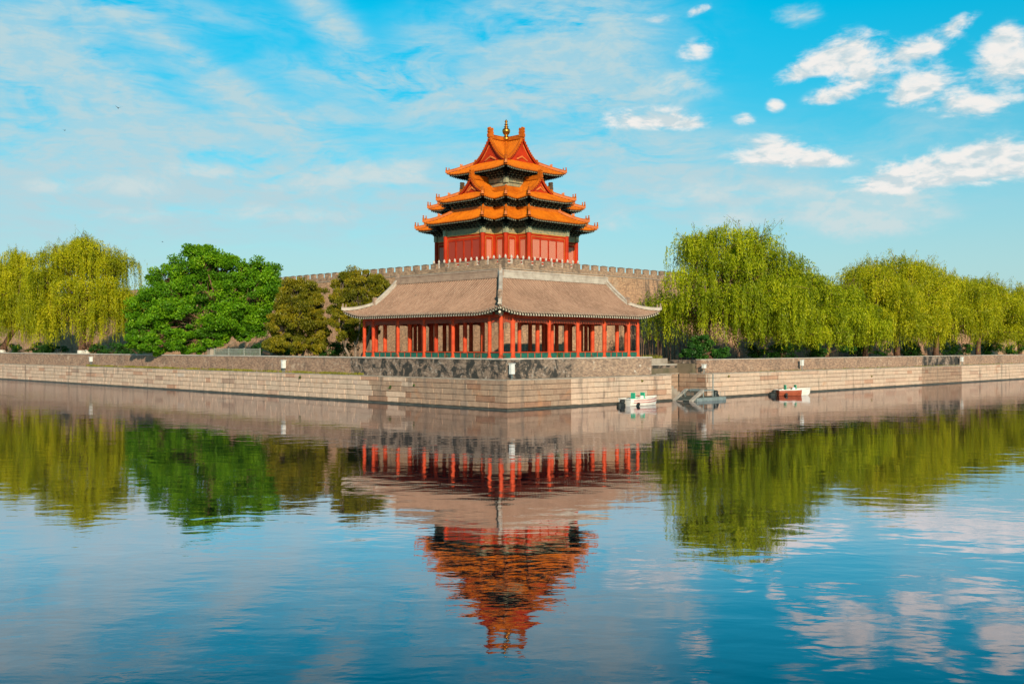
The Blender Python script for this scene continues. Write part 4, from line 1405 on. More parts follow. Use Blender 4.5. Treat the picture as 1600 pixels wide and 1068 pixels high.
    m = MB(); beam_run(m, 6.72, 6.98, 0.20); m.build('lower_beam', MAT['redcol'], root)
    m = MB(); beam_run(m, 7.0, 7.16, 0.26); m.build('upper_beam', MAT['red'], root)
    m = MB()   # inner frames and ceiling
    for v in Vc[1:]:
        m.box(CU, DU, v - 0.08, v + 0.08, 6.75, 7.0)
    for u in Uc[1:]:
        m.box(u - 0.08, u + 0.08, CV, DV, 6.75, 7.0)
    m.build('cross_beam', MAT['darkred'], root)
    m = MB()
    m.box(CU + 0.2, DU - 0.2, CV + 0.2, ve - 0.1, 7.35, 7.40); m.box(DU - 0.2, ue - 0.1, CV + 0.2, DV - 0.2, 7.35, 7.40)
    m.build('ceiling', MAT['beamblue'], root)
    # painted bracket patches on the beams over each column, pale on the outside
    m = MB()
    for v in Vc:
        m.cut()
        m.box(CU - 0.18, CU + 0.16, v - 0.45 if v > CV else v - 0.15, v + 0.45, 6.99, 7.22)
    for u in Uc[1:]:
        m.cut()
        m.box(u - 0.45, u + 0.45, CV - 0.18, CV + 0.16, 6.992, 7.222)
    m.build_each('bracket_block', MAT['beam'], root)
    m = MB()
    c0 = hp[0]
    m.path([(EU + .15, EV + .15, 7.15), (EU + .7, EV + .7, 7.0), (CU, CV, 6.95)], [0.11, 0.13, 0.15], 6)
    m.build('corner_bracket', MAT['rafter_end'], root)
    # frieze with arched spandrels below the beam, bench rail and green panels between columns
    fr = MB(); rail = MB(); gp = MB()

    def bay(axis, c, a, b, seat=True, arch=True):
        fr.cut()
        r = 0.13
        a += r; b -= r
        L = b - a
        def bx(mb, x0, x1, z0, z1, t, o=0.0):
            if axis == 'V': mb.box(c + o - t / 2, c + o + t / 2, x0, x1, z0, z1)
            else: mb.box(x0, x1, c + o - t / 2, c + o + t / 2, z0, z1)
        bx(fr, a, b, 6.66, 6.70, 0.07)
        bx(fr, a, b, 6.40, 6.44, 0.07)
        n = max(2, int(L / 0.16))
        for i in range(1, n):
            x = a + L * i / n
            bx(fr, x - 0.022, x + 0.022, 6.44, 6.66, 0.045)
        bx(fr, a, b, 6.53, 6.565, 0.043)
        bx(fr, a, b, 6.445, 6.655, 0.016)
        # spandrels
        w = min(0.45, L * 0.42)
        for sg in (0, 1):
            for i in range(6):
                t0 = i / 6; t1 = (i + 1) / 6
                x0 = a + w * t0 if sg == 0 else b - w * t1
                x1 = a + w * t1 if sg == 0 else b - w * t0
                dz = 0.32 * (1 - math.sqrt(max(0, 1 - (1 - (t0 + t1) / 2) ** 2)))
                bx(fr, x0, x1, 6.40 - dz - 0.01, 6.40, 0.05)
        if seat:
            rail.cut(); gp.cut()
            bx(rail, a, b, 4.03, 4.09, 0.20)
            bx(gp, a + 0.02, b - 0.02, FZ + 0.03, 4.0, 0.05)
            k = max(1, int(L / 0.75))
            for i in range(1, k):
                x = a + L * i / k
                bx(rail, x - 0.03, x + 0.03, FZ, 4.03, 0.09)
    for i in range(len(Vc) - 1):
        bay('V', CU, Vc[i], Vc[i + 1])
    for i in range(len(Uc) - 1):
        bay('U', CV, Uc[i], Uc[i + 1])
    bvs = [v for v in Vc if v > DV - 0.3]
    for i in range(len(bvs) - 1): bay('V', DU, bvs[i], bvs[i + 1], seat=True)
    bus = [u for u in Uc if u > DU - 0.3]
    for i in range(len(bus) - 1): bay('U', DV, bus[i], bus[i + 1], seat=True)
    bay('U', ve, inU[0], inU[1]); bay('U', ve, inU[1], inU[2], seat=False); bay('U', ve, inU[2], inU[3])
    bay('V', ue, inV[0], inV[1]); bay('V', ue, inV[1], inV[2], seat=False); bay('V', ue, inV[2], inV[3])
    fr.build_each('frieze', MAT['frieze'], root)
    rail.build_each('bench_rail', MAT['redcol'], root)
    gp.build_each('bench_panel', MAT['greenpanel'], root)
    return root


gallery()

# ------------------------------------------------------------------ the corner tower
TU, TV = 31.55, 32.07


def tower():
    root = empty('corner_tower', W(TU, TV, 0), ROT, 'red corner tower with three tiers of ochre glazed roofs and a gilded finial', 'tower')
    w, s = 3.0, 4.75
    am, ap = 6.5, 8.6          # arm lengths towards the moat, and along the city walls
    Z0 = 12.9                  # platform
    Z1 = 16.7                  # top of the red walls

    def cross(e):
        a, b = w + e, s + e
        m, p = am + e, ap + e
        # counter clockwise starting at the moat side arm on -V
        return [(-a, -m), (a, -m), (a, -b), (b, -b), (b, -a), (p, -a), (p, a), (b, a), (b, b), (a, b), (a, p), (-a, p), (-a, b), (-b, b), (-b, a), (-m, a), (-m, -a), (-b, -a), (-b, -b), (-a, -b)]

    def ring(mb, e0, z0, z1, e1=None):
        """wall around the cross outline"""
        e1 = e0 if e1 is None else e1
        P = cross(e0); Q = cross(e1)
        n = len(P)
        for i in range(n):
            j = (i + 1) % n
            mb.face([(P[i][0], P[i][1], z0), (P[j][0], P[j][1], z0), (Q[j][0], Q[j][1], z1), (Q[i][0], Q[i][1], z1)])

    def cap(mb, e, z):
        P = cross(e)
        mb.face([(x, y, z) for x, y in P])

    def edges(e):
        P = cross(e); n = len(P); out = []
        for i in range(n):
            p, q = Vector(P[i]), Vector(P[(i + 1) % n])
            pr = Vector(P[i - 1]); nx = Vector(P[(i + 2) % n])
            d = (q - p); L = d.length; d.normalize()
            nrm = Vector((-d.y, d.x))       # inward for ccw
            c0 = (p - pr).normalized().cross(d) > 0
            c1 = d.cross((nx - q).normalized()) > 0
            out.append((p, q, d, nrm, L, c0, c1))
        return out

    # marble platform
    m = MB(); ring(m, 1.5, WZ - 0.6, Z0); cap(m, 1.5, Z0); m.build('platform', MAT['marble'], root)
    # red walls
    m = MB(); ring(m, 0.0, Z0, Z1); m.build('wall', MAT['red'], root)
    # beam band and bracket backing
    m = MB(); ring(m, 0.05, Z1, Z1 + 0.62); m.build('painted_beam', MAT['beam'], root)
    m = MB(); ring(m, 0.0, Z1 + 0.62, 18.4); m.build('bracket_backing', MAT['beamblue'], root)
    m = MB(); ring(m, 0.07, Z1 - 0.05, Z1 + 0.03); cap(m, 0.07, Z1 + 0.03); m.build('gilt_line', MAT['goldline'], root)

    # columns at every convex corner, panels on every face
    E = edges(0.0)
    for (p, q, d, n, L, c0, c1) in E:
        if c0:
            m = MB(); m.lathe(p.x + n.x * 0.02, p.y + n.y * 0.02, [(0.26, Z0), (0.26, Z1)], 12); m.build('column', MAT['red'], root)
            m = MB(); m.cbox(p.x, p.y, Z1 + 0.38, 0.46, 0.46, 0.7); m.build('corner_bracket_block', MAT['bracket_end'], root)
    for (p, q, d, n, L, c0, c1) in E:
        vis = True
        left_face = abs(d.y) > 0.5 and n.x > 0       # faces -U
        k = 4 if L > 4 else (2 if L > 3 else 1)
        mg = 0.42 if L > 3 else 0.40
        wv = (L - 2 * mg) / k
        for i in range(k):
            a0 = mg + i * wv + 0.09; a1 = mg + (i + 1) * wv - 0.09
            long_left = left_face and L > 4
            lat = MB(); fr = MB()

            def quad(mb, x0, x1, z0, z1, o):
                A = p + d * x0 - n * o; B = p + d * x1 - n * o
                mb.face([(A.x, A.y, z0), (B.x, B.y, z0), (B.x, B.y, z1), (A.x, A.y, z1)])

            def bar(mb, x0, x1, z0, z1, o0, o1):
                A = p + d * x0 - n * o0; B = p + d * x1 - n * o0; C = p + d * x1 - n * o1; D = p + d * x0 - n * o1
                mb.faces([(A.x, A.y, z0), (B.x, B.y, z0), (C.x, C.y, z0), (D.x, D.y, z0), (A.x, A.y, z1), (B.x, B.y, z1), (C.x, C.y, z1), (D.x, D.y, z1)],
                         [(0, 1, 2, 3), (7, 6, 5, 4), (0, 4, 5, 1), (1, 5, 6, 2), (2, 6, 7, 3), (3, 7, 4, 0)])
            zb, zt = 14.05, 16.05
            bar(fr, a0 - 0.07, a1 + 0.07, zb - 0.07, zb, 0.0, 0.07)
            bar(fr, a0 - 0.07, a1 + 0.07, zt, zt + 0.07, 0.0, 0.07)
            bar(fr, a0 - 0.07, a0, zb, zt, 0.0, 0.07)
            bar(fr, a1, a1 + 0.07, zb, zt, 0.0, 0.07)
            bar(fr, a0 - 0.05, a1 + 0.05, 13.1, 13.85, 0.0, 0.05)
            f = fr.build('door_leaf', MAT['red'], root)
            quad(lat, a0, a1, zb, zt, 0.02)
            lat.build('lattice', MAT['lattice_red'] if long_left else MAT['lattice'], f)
        # gilt lines framing the face
        g = MB()
        for x in (mg - 0.06, L - mg + 0.03):
            A = p + d * x - n * 0.045; B = p + d * (x + 0.035) - n * 0.045
            g.face([(A.x, A.y, 13.0), (B.x, B.y, 13.0), (B.x, B.y, 16.35), (A.x, A.y, 16.35)])
        A = p + d * (mg - .03) - n * 0.045; B = p + d * (L - mg + .03) - n * 0.045
        g.face([(A.x, A.y, 16.35), (B.x, B.y, 16.35), (B.x, B.y, 16.39), (A.x, A.y, 16.39)])
        g.build('face_trim', MAT['goldline'], root)

    # rows of bracket sets
    def brackets(e, z0, z1, reach, name='bracket_sets', pitch=0.62, es=None):
        m = MB()
        tiers = 4
        for (p, q, d, n, L, c0, c1) in (es or edges(e)):
            k = max(1, int(round(L / pitch)))
            for i in range(k + 1):
                if i == 0 and not c0: continue
                if i == k and not c1: continue
                c = p + d * (L * i / k)
                for t in range(tiers):
                    f = (t + 1) / tiers
                    zz0 = z0 + (z1 - z0) * t / tiers; zz1 = z0 + (z1 - z0) * (t + 0.72) / tiers
                    out = reach * f
                    m.cur = 0
                    A = c - n * out
                    # projecting arm
                    lo = Vector((min(c.x, A.x), min(c.y, A.y))); hi = Vector((max(c.x, A.x), max(c.y, A.y)))
                    hw = 0.07
                    ax, ay = (hw, 0.0) if abs(d.x) > 0.5 else (0.0, hw)
                    m.box(lo.x - ax, hi.x + ax, lo.y - ay, hi.y + ay, zz0, zz1)
                    # crosswise arm with blocks
                    m.cur = 0
                    B = c - n * (out - 0.10)
                    lw = 0.24 - 0.02 * t
                    dx, dy = (lw, 0.05) if abs(d.x) > 0.5 else (0.05, lw)
                    m.box(B.x - dx, B.x + dx, B.y - dy, B.y + dy, zz0 + 0.02, zz1 - 0.01)
                    # pale painted noses
                    m.cur = 1
                    Q = c - n * (out + 0.015)
                    dx, dy = (0.055, 0.012) if abs(d.x) > 0.5 else (0.012, 0.055)
                    m.box(Q.x - dx, Q.x + dx, Q.y - dy, Q.y + dy, zz0 + 0.01, zz1 - 0.03)
                    for sg in (-1, 1):
                        Q = c + d * (sg * (lw - 0.03)) - n * (out - 0.04)
                        m.box(Q.x - 0.035, Q.x + 0.035, Q.y - 0.035, Q.y + 0.035, zz1 - 0.03, zz1 + 0.012)
                    m.cur = 0
        m.build(name, [MAT['bracket'], MAT['bracket_end']], root)

    def skirt(rf, e, H):
        for (p, q, d, n, L, c0, c1) in edges(e):
            a0, a1 = 0.0, L
            rf.patch((p.x, p.y), (d.x, d.y), (n.x, n.y), a0, a1, min(H, 99), 'hip' if c0 else 'valley', 'hip' if c1 else 'valley')

    def hips(rf, e, H, sec, ext=0.14, bs=2, name='hip_ridge', orn='hip_figures', sc=0.75):
        m = MB(); o = MB()
        for (p, q, d, n, L, c0, c1) in edges(e):
            if not c0: continue
            m.cut(); o.cut()
            # convex corner at p
            dd = (n + d)
            pts = []
            Hh = min(H, L / 2 if False else H)
            for i in range(9):
                h = Hh * i / 8
                pts.append((p.x + dd.x * h, p.y + dd.y * h, rf.z(h, [h]) + 0.03))
            pts.insert(0, (p.x - dd.x * ext, p.y - dd.y * ext, pts[0][2] + 0.06))
            m.sweep(pts, sec)
            beasts(o, [(a, b, c + sec[5][1]) for a, b, c in pts], bs, sc)
            dragon(o, (pts[5][0], pts[5][1], pts[5][2] + 0.08), (dd.x, dd.y), 0.36)
        m.build_each(name, MAT['ochre_ridge'], root)
        o.build_each('roof_figure', MAT['ochre_ridge'], root)

    SEC = ridge_sec(0.32, 0.34)
    TP, TRd = 0.27, 0.065
    # ---- first roof
    rf1 = Roof(TP, TRd, lambda h: 18.02 + 0.44 * h + 0.065 * h * h, 0.24, 2.2, 1.7, 0.13)
    skirt(rf1, 1.7, 2.35)
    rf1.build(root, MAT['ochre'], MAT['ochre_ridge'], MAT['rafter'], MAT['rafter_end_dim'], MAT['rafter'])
    hips(rf1, 1.7, 2.35, SEC)
    brackets(0.0, Z1 + 0.60, 18.0, 0.95)
    m = MB()
    ze = rf1.prof(2.35)
    ring(m, -0.56, ze - 0.05, ze + 0.28); ring(m, -0.56, ze + 0.28, ze + 0.28, -0.86)
    m.build('flashing_ridge', MAT['ochre_ridge'], root)
    m = MB()
    for (p, q, d, n, L, c0, c1) in edges(-0.56):
        if c0: m.cut(); dragon(m, (p.x, p.y, ze), (n.x + d.x, n.y + d.y), 0.36)
    m.build_each('ridge_corner_ornament', MAT['ochre_ridge'], root)
    # ---- second tier wall and brackets
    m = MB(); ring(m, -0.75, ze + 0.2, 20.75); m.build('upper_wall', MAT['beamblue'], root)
    brackets(-0.75, ze + 0.28, 20.45, 0.95)
    # ---- second roof with gables on each arm
    e2 = 0.65
    A2, B2 = 0.34, 0.098
    rf2 = Roof(TP, TRd, lambda h: 20.42 + (0.54 * h if h < 1.85 else 1.0 + 0.42 * (h - 1.85) + 0.24 * (h - 1.85) ** 2), 0.24, 2.2, 1.4, 0.13)
    H2 = 1.85
    skirt(rf2, e2, H2)
    aw = w + e2                       # half width of an arm at the eaves
    ti = 2.85                         # half size of the third tier body
    for (dx, dy, arm) in ((0, -1, am), (-1, 0, am), (1, 0, ap), (0, 1, ap)):
        g = arm + e2 - H2             # gable distance from the centre
        ax = np.array((dx, dy), float); side = np.array((-dy, dx), float)
        for sg in (-1, 1):
            # rows climb from half width (aw-H2) to the ridge; along the arm from ti to g
            p0 = side * sg * aw
            n = -side * sg
            rf2.patch(tuple(p0), tuple(ax), tuple(n), ti - 0.15, g + 0.18, aw, 'cust', 'cust', lo=lambda x: H2 - 0.02, eave=False, nh=6)
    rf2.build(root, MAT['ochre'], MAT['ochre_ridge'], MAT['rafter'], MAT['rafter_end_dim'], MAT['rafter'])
    hips(rf2, e2, H2, SEC)

    def gable(center_dist, ax, zf, halfw, Hs, Htot, zr, pre, orn_sc=0.62, back=0.0, ornmat=None):
        """gable end: pediment, verge ridges, main ridge back to the centre, ornament"""
        side = (-ax[1], ax[0])
        ped = MB(); n = 10
        def pt(a, s_, z): return (ax[0] * a + side[0] * s_, ax[1] * a + side[1] * s_, z)
        base = zf(Hs) + 0.02
        outer = []
        for i in range(-n, n + 1):
            x = halfw * i / n
            h = Htot - abs(x) * (Htot - Hs) / halfw
            outer.append((x, zf(h) - 0.02))
        for i in range(len(outer) - 1):
            ped.face([pt(center_dist - 0.12, outer[i][0], base - 0.3), pt(center_dist - 0.12, outer[i + 1][0], base - 0.3), pt(center_dist - 0.12, outer[i + 1][0], outer[i + 1][1]), pt(center_dist - 0.12, outer[i][0], outer[i][1])])
        pd = ped.build('gable_pediment', MAT['red'], root)
        # relief strips inside the pediment
        rel = MB()
        for sg in (-1, 1):
            pts = [pt(center_dist - 0.09, sg * halfw * k, zf(Htot - halfw * k * (Htot - Hs) / halfw) - 0.30 - 0.12 * (1 - k)) for k in (0.08, 0.25, 0.42, 0.6)]
            rel.path(pts, [0.05, 0.05, 0.05, 0.03], 5)
        rel.path([pt(center_dist - 0.08, -halfw * .35, base + 0.18), pt(center_dist - 0.08, 0, base + 0.55), pt(center_dist - 0.08, halfw * .35, base + 0.18)], [0.09, 0.13, 0.09], 6)
        rel.build('pediment_relief', MAT['relief'], pd)
        # bargeboard in front of the pediment
        bb = MB(); vr = MB(); orn = MB()
        for sg in (-1, 1):
            for q_ in (bb, vr, orn): q_.cut()
            pts = []
            for i in range(11):
                k = i / 10
                h = Htot - k * (Htot - Hs)
                pts.append(pt(center_dist + 0.10, sg * halfw * k, zf(h)))
            bb.sweep([(p[0], p[1], p[2] - 0.14) for p in pts], [(-0.05, -0.06), (-0.05, 0.14), (0.05, 0.14), (0.05, -0.06)])
            pts2 = [(p[0] - ax[0] * 0.16, p[1] - ax[1] * 0.16, p[2] + 0.02) for p in pts]
            k0 = 0.16
            e = pts2[-1]; f = pts2[-2]
            vr.sweep(pts2, ridge_sec(0.34, 0.30))
            # tile ends hanging along the rake
            for i in range(int(halfw / 0.2)):
                k = (i + 0.5) / int(halfw / 0.2)
                z = zf(Htot - k * (Htot - Hs))
                c = Vector(pt(center_dist + 0.20, sg * halfw * k, z + 0.05))
                vr.tube(c, c + Vector((ax[0], ax[1], 0)) * 0.08, 0.07, n=6)
            dragon(orn, (e[0], e[1], e[2] + 0.05), (side[0] * sg, side[1] * sg), 0.32)
        bb.build_each('bargeboard', MAT['red'], root)
        vr.build_each('verge_ridge', MAT['ochre_ridge'], root)
        orn.build_each('roof_figure', MAT['ochre_ridge'], root); orn = MB()
        mr = MB()
        mr.sweep([pt(center_dist + 0.12, 0, zr), pt(back, 0, zr)], ridge_sec(0.36, 0.48))
        mr.build('main_ridge', MAT['ochre_ridge'], root)
        dragon(orn, pt(center_dist - 0.12, 0, zr + 0.12), (-ax[0], -ax[1]), orn_sc)
        orn.build_each('ridge_dragon', ornmat or MAT['ochre_ridge'], root)

    for (dx, dy, arm) in ((0, -1, am), (-1, 0, am), (1, 0, ap), (0, 1, ap)):
        g = arm + e2 - H2
        gable(g + 0.12, (dx, dy), rf2.prof, aw - H2, H2, aw, rf2.prof(aw) - 0.02, '', 0.64, ti - 0.1, None if arm == am else MAT['dark_ridge'])

    # ---- third tier: square body
    def sq(mb, e0, z0, z1, e1=None):
        e1 = e0 if e1 is None else e1
        P = [(-e0, -e0), (e0, -e0), (e0, e0), (-e0, e0)]; Q = [(-e1, -e1), (e1, -e1), (e1, e1), (-e1, e1)]
        for i in range(4):
            j = (i + 1) % 4
            mb.face([(P[i][0], P[i][1], z0), (P[j][0], P[j][1], z0), (Q[j][0], Q[j][1], z1), (Q[i][0], Q[i][1], z1)])
    m = MB(); sq(m, ti, 20.6, 22.2); m.build('upper_wall', MAT['ochre_ridge'], root)
    m = MB(); sq(m, ti + 0.03, 22.2, 23.15); m.build('painted_beam', MAT['beam'], root)
    m = MB(); sq(m, ti + 0.08, 22.55, 22.62); m.build('gilt_line', MAT['beamblue'], root)
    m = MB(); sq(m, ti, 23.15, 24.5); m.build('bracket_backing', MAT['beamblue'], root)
    z3 = 23.0
    zz = rf2.prof(H2)
    m = MB()
    inn = s + e2 - H2
    sq(m, inn, zz - 0.05, zz + 0.34); sq(m, inn, zz + 0.34, zz + 0.34, ti)
    for (cx, cy) in ((-inn, -inn), (inn, -inn), (-inn, inn), (inn, inn)):
        dragon(m, (cx, cy, zz), (-cx, -cy), 0.46)
    m.build('flashing_ridge', MAT['ochre_ridge'], root)
    m = MB()
    for cx in (-ti, ti):
        for cy in (-ti, ti):
            m.cut(); m.cbox(cx, cy, 22.85, 0.42, 0.42, 0.7)
    m.build_each('corner_bracket_block', MAT['bracket_end'], root)
    P4 = [(-ti, -ti), (ti, -ti), (ti, ti), (-ti, ti)]
    es = []
    for i in range(4):
        p, q = Vector(P4[i]), Vector(P4[(i + 1) % 4]); d = (q - p); L = d.length; d.normalize()
        es.append((p, q, d, Vector((-d.y, d.x)), L, True, True))
    brackets(0, 23.1, 24.0, 1.0, es=es, pitch=0.55)
    # ---- third roof: skirt with a crossed pair of gabled roofs
    E3 = 4.75
    A3, B3 = 0.345, 0.0957
    rf3 = Roof(TP, TRd, lambda h: 23.88 + (0.56 * h if h < 2.3 else 1.29 + 0.46 * (h - 2.3) + 0.25 * (h - 2.3) ** 2), 0.26, 2.6, 1.7, 0.13)
    H3 = 2.3
    half = E3 - H3
    C = [(-E3, -E3), (E3, -E3), (E3, E3), (-E3, E3)]
    D4 = [(1, 0), (0, 1), (-1, 0), (0, -1)]
    N4 = [(0, 1), (-1, 0), (0, -1), (1, 0)]
    for i in range(4):
        rf3.patch(C[i], D4[i], N4[i], 0, 2 * E3, H3, 'hip', 'hip')
    for (ax, sd) in (((1, 0), (0, 1)), ((-1, 0), (0, 1)), ((0, 1), (1, 0)), ((0, -1), (1, 0))):
        for sg in (-1, 1):
            p0 = (sd[0] * sg * E3, sd[1] * sg * E3)
            n = (-sd[0] * sg, -sd[1] * sg)
            rf3.patch(p0, ax, n, 0.0, half + 0.22, E3, 'cust', 'cust', lo=lambda x: max(H3 - 0.02, E3 - x), eave=False, nh=7)
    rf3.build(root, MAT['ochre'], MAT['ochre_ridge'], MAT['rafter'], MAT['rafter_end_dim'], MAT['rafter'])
    m = MB(); o = MB()
    for (sx, sy) in ((-1, -1), (1, -1), (1, 1), (-1, 1)):
        m.cut(); o.cut()
        pts = []
        for i in range(9):
            h = H3 * i / 8
            pts.append((sx * (E3 - h), sy * (E3 - h), rf3.z(h, [h]) + 0.03))
        pts.insert(0, (sx * (E3 + .14), sy * (E3 + .14), pts[0][2] + 0.06))
        m.sweep(pts, SEC)
        beasts(o, [(a, b, c + 0.2) for a, b, c in pts], 2, 0.75)
        dragon(o, (pts[5][0], pts[5][1], pts[5][2] + .08), (-sx, -sy), 0.36)
    m.build_each('hip_ridge', MAT['ochre_ridge'], root)
    o.build_each('roof_figure', MAT['ochre_ridge'], root)
    # ridges in the valleys between the gables
    m = MB()
    for (sx, sy) in ((-1, -1), (1, -1), (1, 1), (-1, 1)):
        m.cut(); o.cut()
        pts = []
        for i in range(9):
            h = H3 + (E3 - H3) * i / 8
            pts.append((sx * (E3 - h), sy * (E3 - h), rf3.prof(h) + 0.02))
        m.sweep(pts, ridge_sec(0.30, 0.36))
    m.build_each('valley_ridge', MAT['ochre_ridge'], root)
    for ax in ((0, -1), (-1, 0), (1, 0), (0, 1)):
        gable(half + 0.12, ax, rf3.prof, half, H3, E3, rf3.prof(E3) - 0.02, '', 0.78, 0.0)
    # gilded finial
    zr = rf3.prof(E3) + 0.40
    m = MB()
    m.lathe(0, 0, [(0.62, zr - 0.3), (0.62, zr - 0.05), (0.50, zr), (0.46, zr + 0.10), (0.24, zr + 0.20), (0.20, zr + 0.30), (0.33, zr + 0.42), (0.43, zr + 0.62), (0.46, zr + 0.80),
                   (0.40, zr + 0.98), (0.24, zr + 1.10), (0.17, zr + 1.16), (0.27, zr + 1.22), (0.27, zr + 1.28), (0.15, zr + 1.34), (0.14, zr + 1.46), (0.22, zr + 1.50), (0.22, zr + 1.56), (0.11, zr + 1.62),
                   (0.10, zr + 1.70), (0.17, zr + 1.80), (0.17, zr + 1.90), (0.08, zr + 2.02), (0.0, zr + 2.10)], 18)
    m.build('gilded_finial', MAT['gold'], root, smooth=True)
    return root


tower()


# marble balustrade round the tower platform, seen over the battlements
def balustrade():
    root = empty('marble_balustrade', W(TU, TV, 0), ROT, 'white marble balustrade whose pointed posts peek over the battlements', 'balustrade')
    r = MB()
    e = 8.6
    bz = WZ - 0.34
    a0 = -e
    posts = []
    L = 11.8
    PP = 0.86
    k = int(L / PP)
    for i in range(k + 1):
        posts.append((-e, -e + i * PP))
        if i: posts.append((-e + i * PP, -e))
    for (x, y) in posts:
        m = MB()
        m.box(x - 0.10, x + 0.10, y - 0.10, y + 0.10, bz, bz + 1.02)
        m.lathe(x, y, [(0.09, bz + 1.02), (0.07, bz + 1.06), (0.12, bz + 1.12), (0.13, bz + 1.20), (0.08, bz + 1.32), (0.02, bz + 1.42)], 8)
        m.build('post', MAT['marble'], root)
    r.box(-e - 0.05, -e + 0.05, -e, -e + k * PP, bz, bz + 0.62)
    r.box(-e, -e + k * PP, -e - 0.05, -e + 0.05, bz, bz + 0.62)
    r.box(-e - 0.07, -e + 0.07, -e, -e + k * PP, bz + 0.80, bz + 0.90)
    r.box(-e + .07, -e + k * PP, -e - 0.07, -e + 0.07, bz + 0.80, bz + 0.90)
    r.build('rail', MAT['marble'], root)


balustrade()

# ------------------------------------------------------------------ trees
exec_trees = True
# right bank
V0 = 5.5
u = at_V(1120, 7.0)
willow(at_V(1108, 7.0), 7.0, 12.9, 8.6, 'tall weeping willow with open branches just right of the gallery', 21, shift=2.9, lean=(-0.3, 0), nlobe=32, dens=0.95, low=1.0,
       topbias=lambda x: 0.03 if x < -1 else (-0.03 if x > 5 else 0), fork=0.30)
spec = [
    (1222, 6.0, 418, 7.6, 'mid height willow filling the gap behind the red boat', 22, False),
    (1292, 7.5, 436, 7.6, 'lowest willow in the dip of the right hand tree line', 23, False),
    (1352, 6.0, 414, 8.0, 'willow at the left shoulder of the far right grove', 24, True),
    (1402, 6.4, 399, 8.6, 'highest golden willow of the far right grove', 25, True),
    (1462, 6.4, 407, 8.4, 'golden willow just right of the grove summit', 26, True),
    (1528, 6.4, 428, 8.6, 'rounded willow near the right edge of the grove', 27, True),
    (1594, 6.4, 444, 8.6, 'willow cut by the right edge of the frame', 28, True),
    (1650, 6.4, 450, 7.0, 'willow at the far right end beyond the grove', 29, True),
]
for (px, v, ty, rx, lab, sd, gold) in spec:
    u = at_V(px, v)
    H = (zat(ty, u, v) - GZ) * 0.92
    willow(u, v, H, rx, lab, sd, gold=gold, nlobe=26, dens=0.95, lean=(random.Random(sd).uniform(-0.6, 0.6), 0), low=0.9)
# left bank
for (px, uu, ty, rx, lab, sd, lean, tw) in (
        (3, 5.2, 396, 7.6, 'golden willow with leaning trunk at the left edge of the frame', 31, (1.9, 0), False),
        (128, 5.4, 366, 8.2, 'tall golden willow with twin trunks left of the bright green tree', 32, (0.2, 0), True)):
    v = at_U(px, uu)
    willow(uu, v, zat(ty, uu, v) - GZ, rx, lab, sd, gold=True, lean=lean, nlobe=34, dens=1.0, whitewash=True, twin=tw, low=1.1)
v = at_U(-70, 4.0)
willow(4.0, v, 12.5, 7.0, 'willow beyond the left edge of the frame', 33, gold=True, nlobe=14, dens=0.7)

# bright green broadleaf tree
uu = 4.6
v = at_U(333, uu)
mp = px_m(uu, v)
H = zat(378, uu, v) - GZ
g = []
rr = random.Random(5)
def PB(px, py, rpx, rpy, y=0.0):      # bough from its place against the trunk (px 333)
    g.append(((px - 333) * mp, y * 0.8 + 1.6, zat(py, uu, v) - GZ, rpx * mp, rpx * mp * 0.9, rpy * mp))
for (a, b, c, d_, y) in ((302, 412, 44, 30, 0), (345, 420, 38, 30, 1), (262, 432, 36, 26, .5), (392, 428, 30, 28, .5), (400, 462, 30, 30, -1), (330, 455, 46, 30, -2),
                         (270, 462, 42, 28, -2), (228, 478, 34, 26, 0), (222, 510, 26, 20, -1), (290, 500, 44, 30, -3), (350, 495, 40, 28, -2), (395, 500, 26, 26, 0), (265, 530, 34, 18, -2.5),
                         (305, 538, 26, 13, -3), (310, 440, 30, 40, 3), (370, 470, 30, 40, 3), (250, 480, 30, 40, 3), (378, 520, 22, 14, -1), (215, 532, 24, 15, -1), (245, 542, 26, 12, -2), (335, 525, 30, 18, -2), (290, 525, 34, 20, -2), (352, 512, 30, 22, -1), (305, 398, 26, 18, 0), (412, 440, 18, 24, 0), (240, 505, 30, 24, 0)):
    PB(a, b, c, d_, y)
clump_tree('broadleaf_tree', uu, v, H, g, MAT['green'], MAT['bark'], 'bright green broadleaf tree with a wide crown beside the golden willow', 'tree', 41,
           leaf=(0.17, 0.32), wd=(0.10, 0.19), per=8200, trunk=0.28, sub=34, ragged=0.3)

# two olive-brown cypresses
def cypress(px, uu, vv, ty, pts, lab, seed, stems):
    mp = px_m(uu, vv)
    H = zat(ty, uu, vv) - GZ
    bl = []
    for (a, b, c, d_, y) in pts:
        bl.append(((a - px) * mp * 0.93, y, zat(b, uu, vv) - GZ, c * mp * 0.82, c * mp * 0.82, d_ * mp * 0.9))
    return clump_tree('cypress_tree', uu, vv, H, bl, MAT['cypress'], MAT['bark_pale'], lab, 'tree', seed, leaf=(0.16, 0.30), wd=(0.06, 0.12), per=6500, trunk=0.16, stems=stems,
                      updir=0.9, group='two cypresses left of the gallery', sub=34, ragged=0.35)


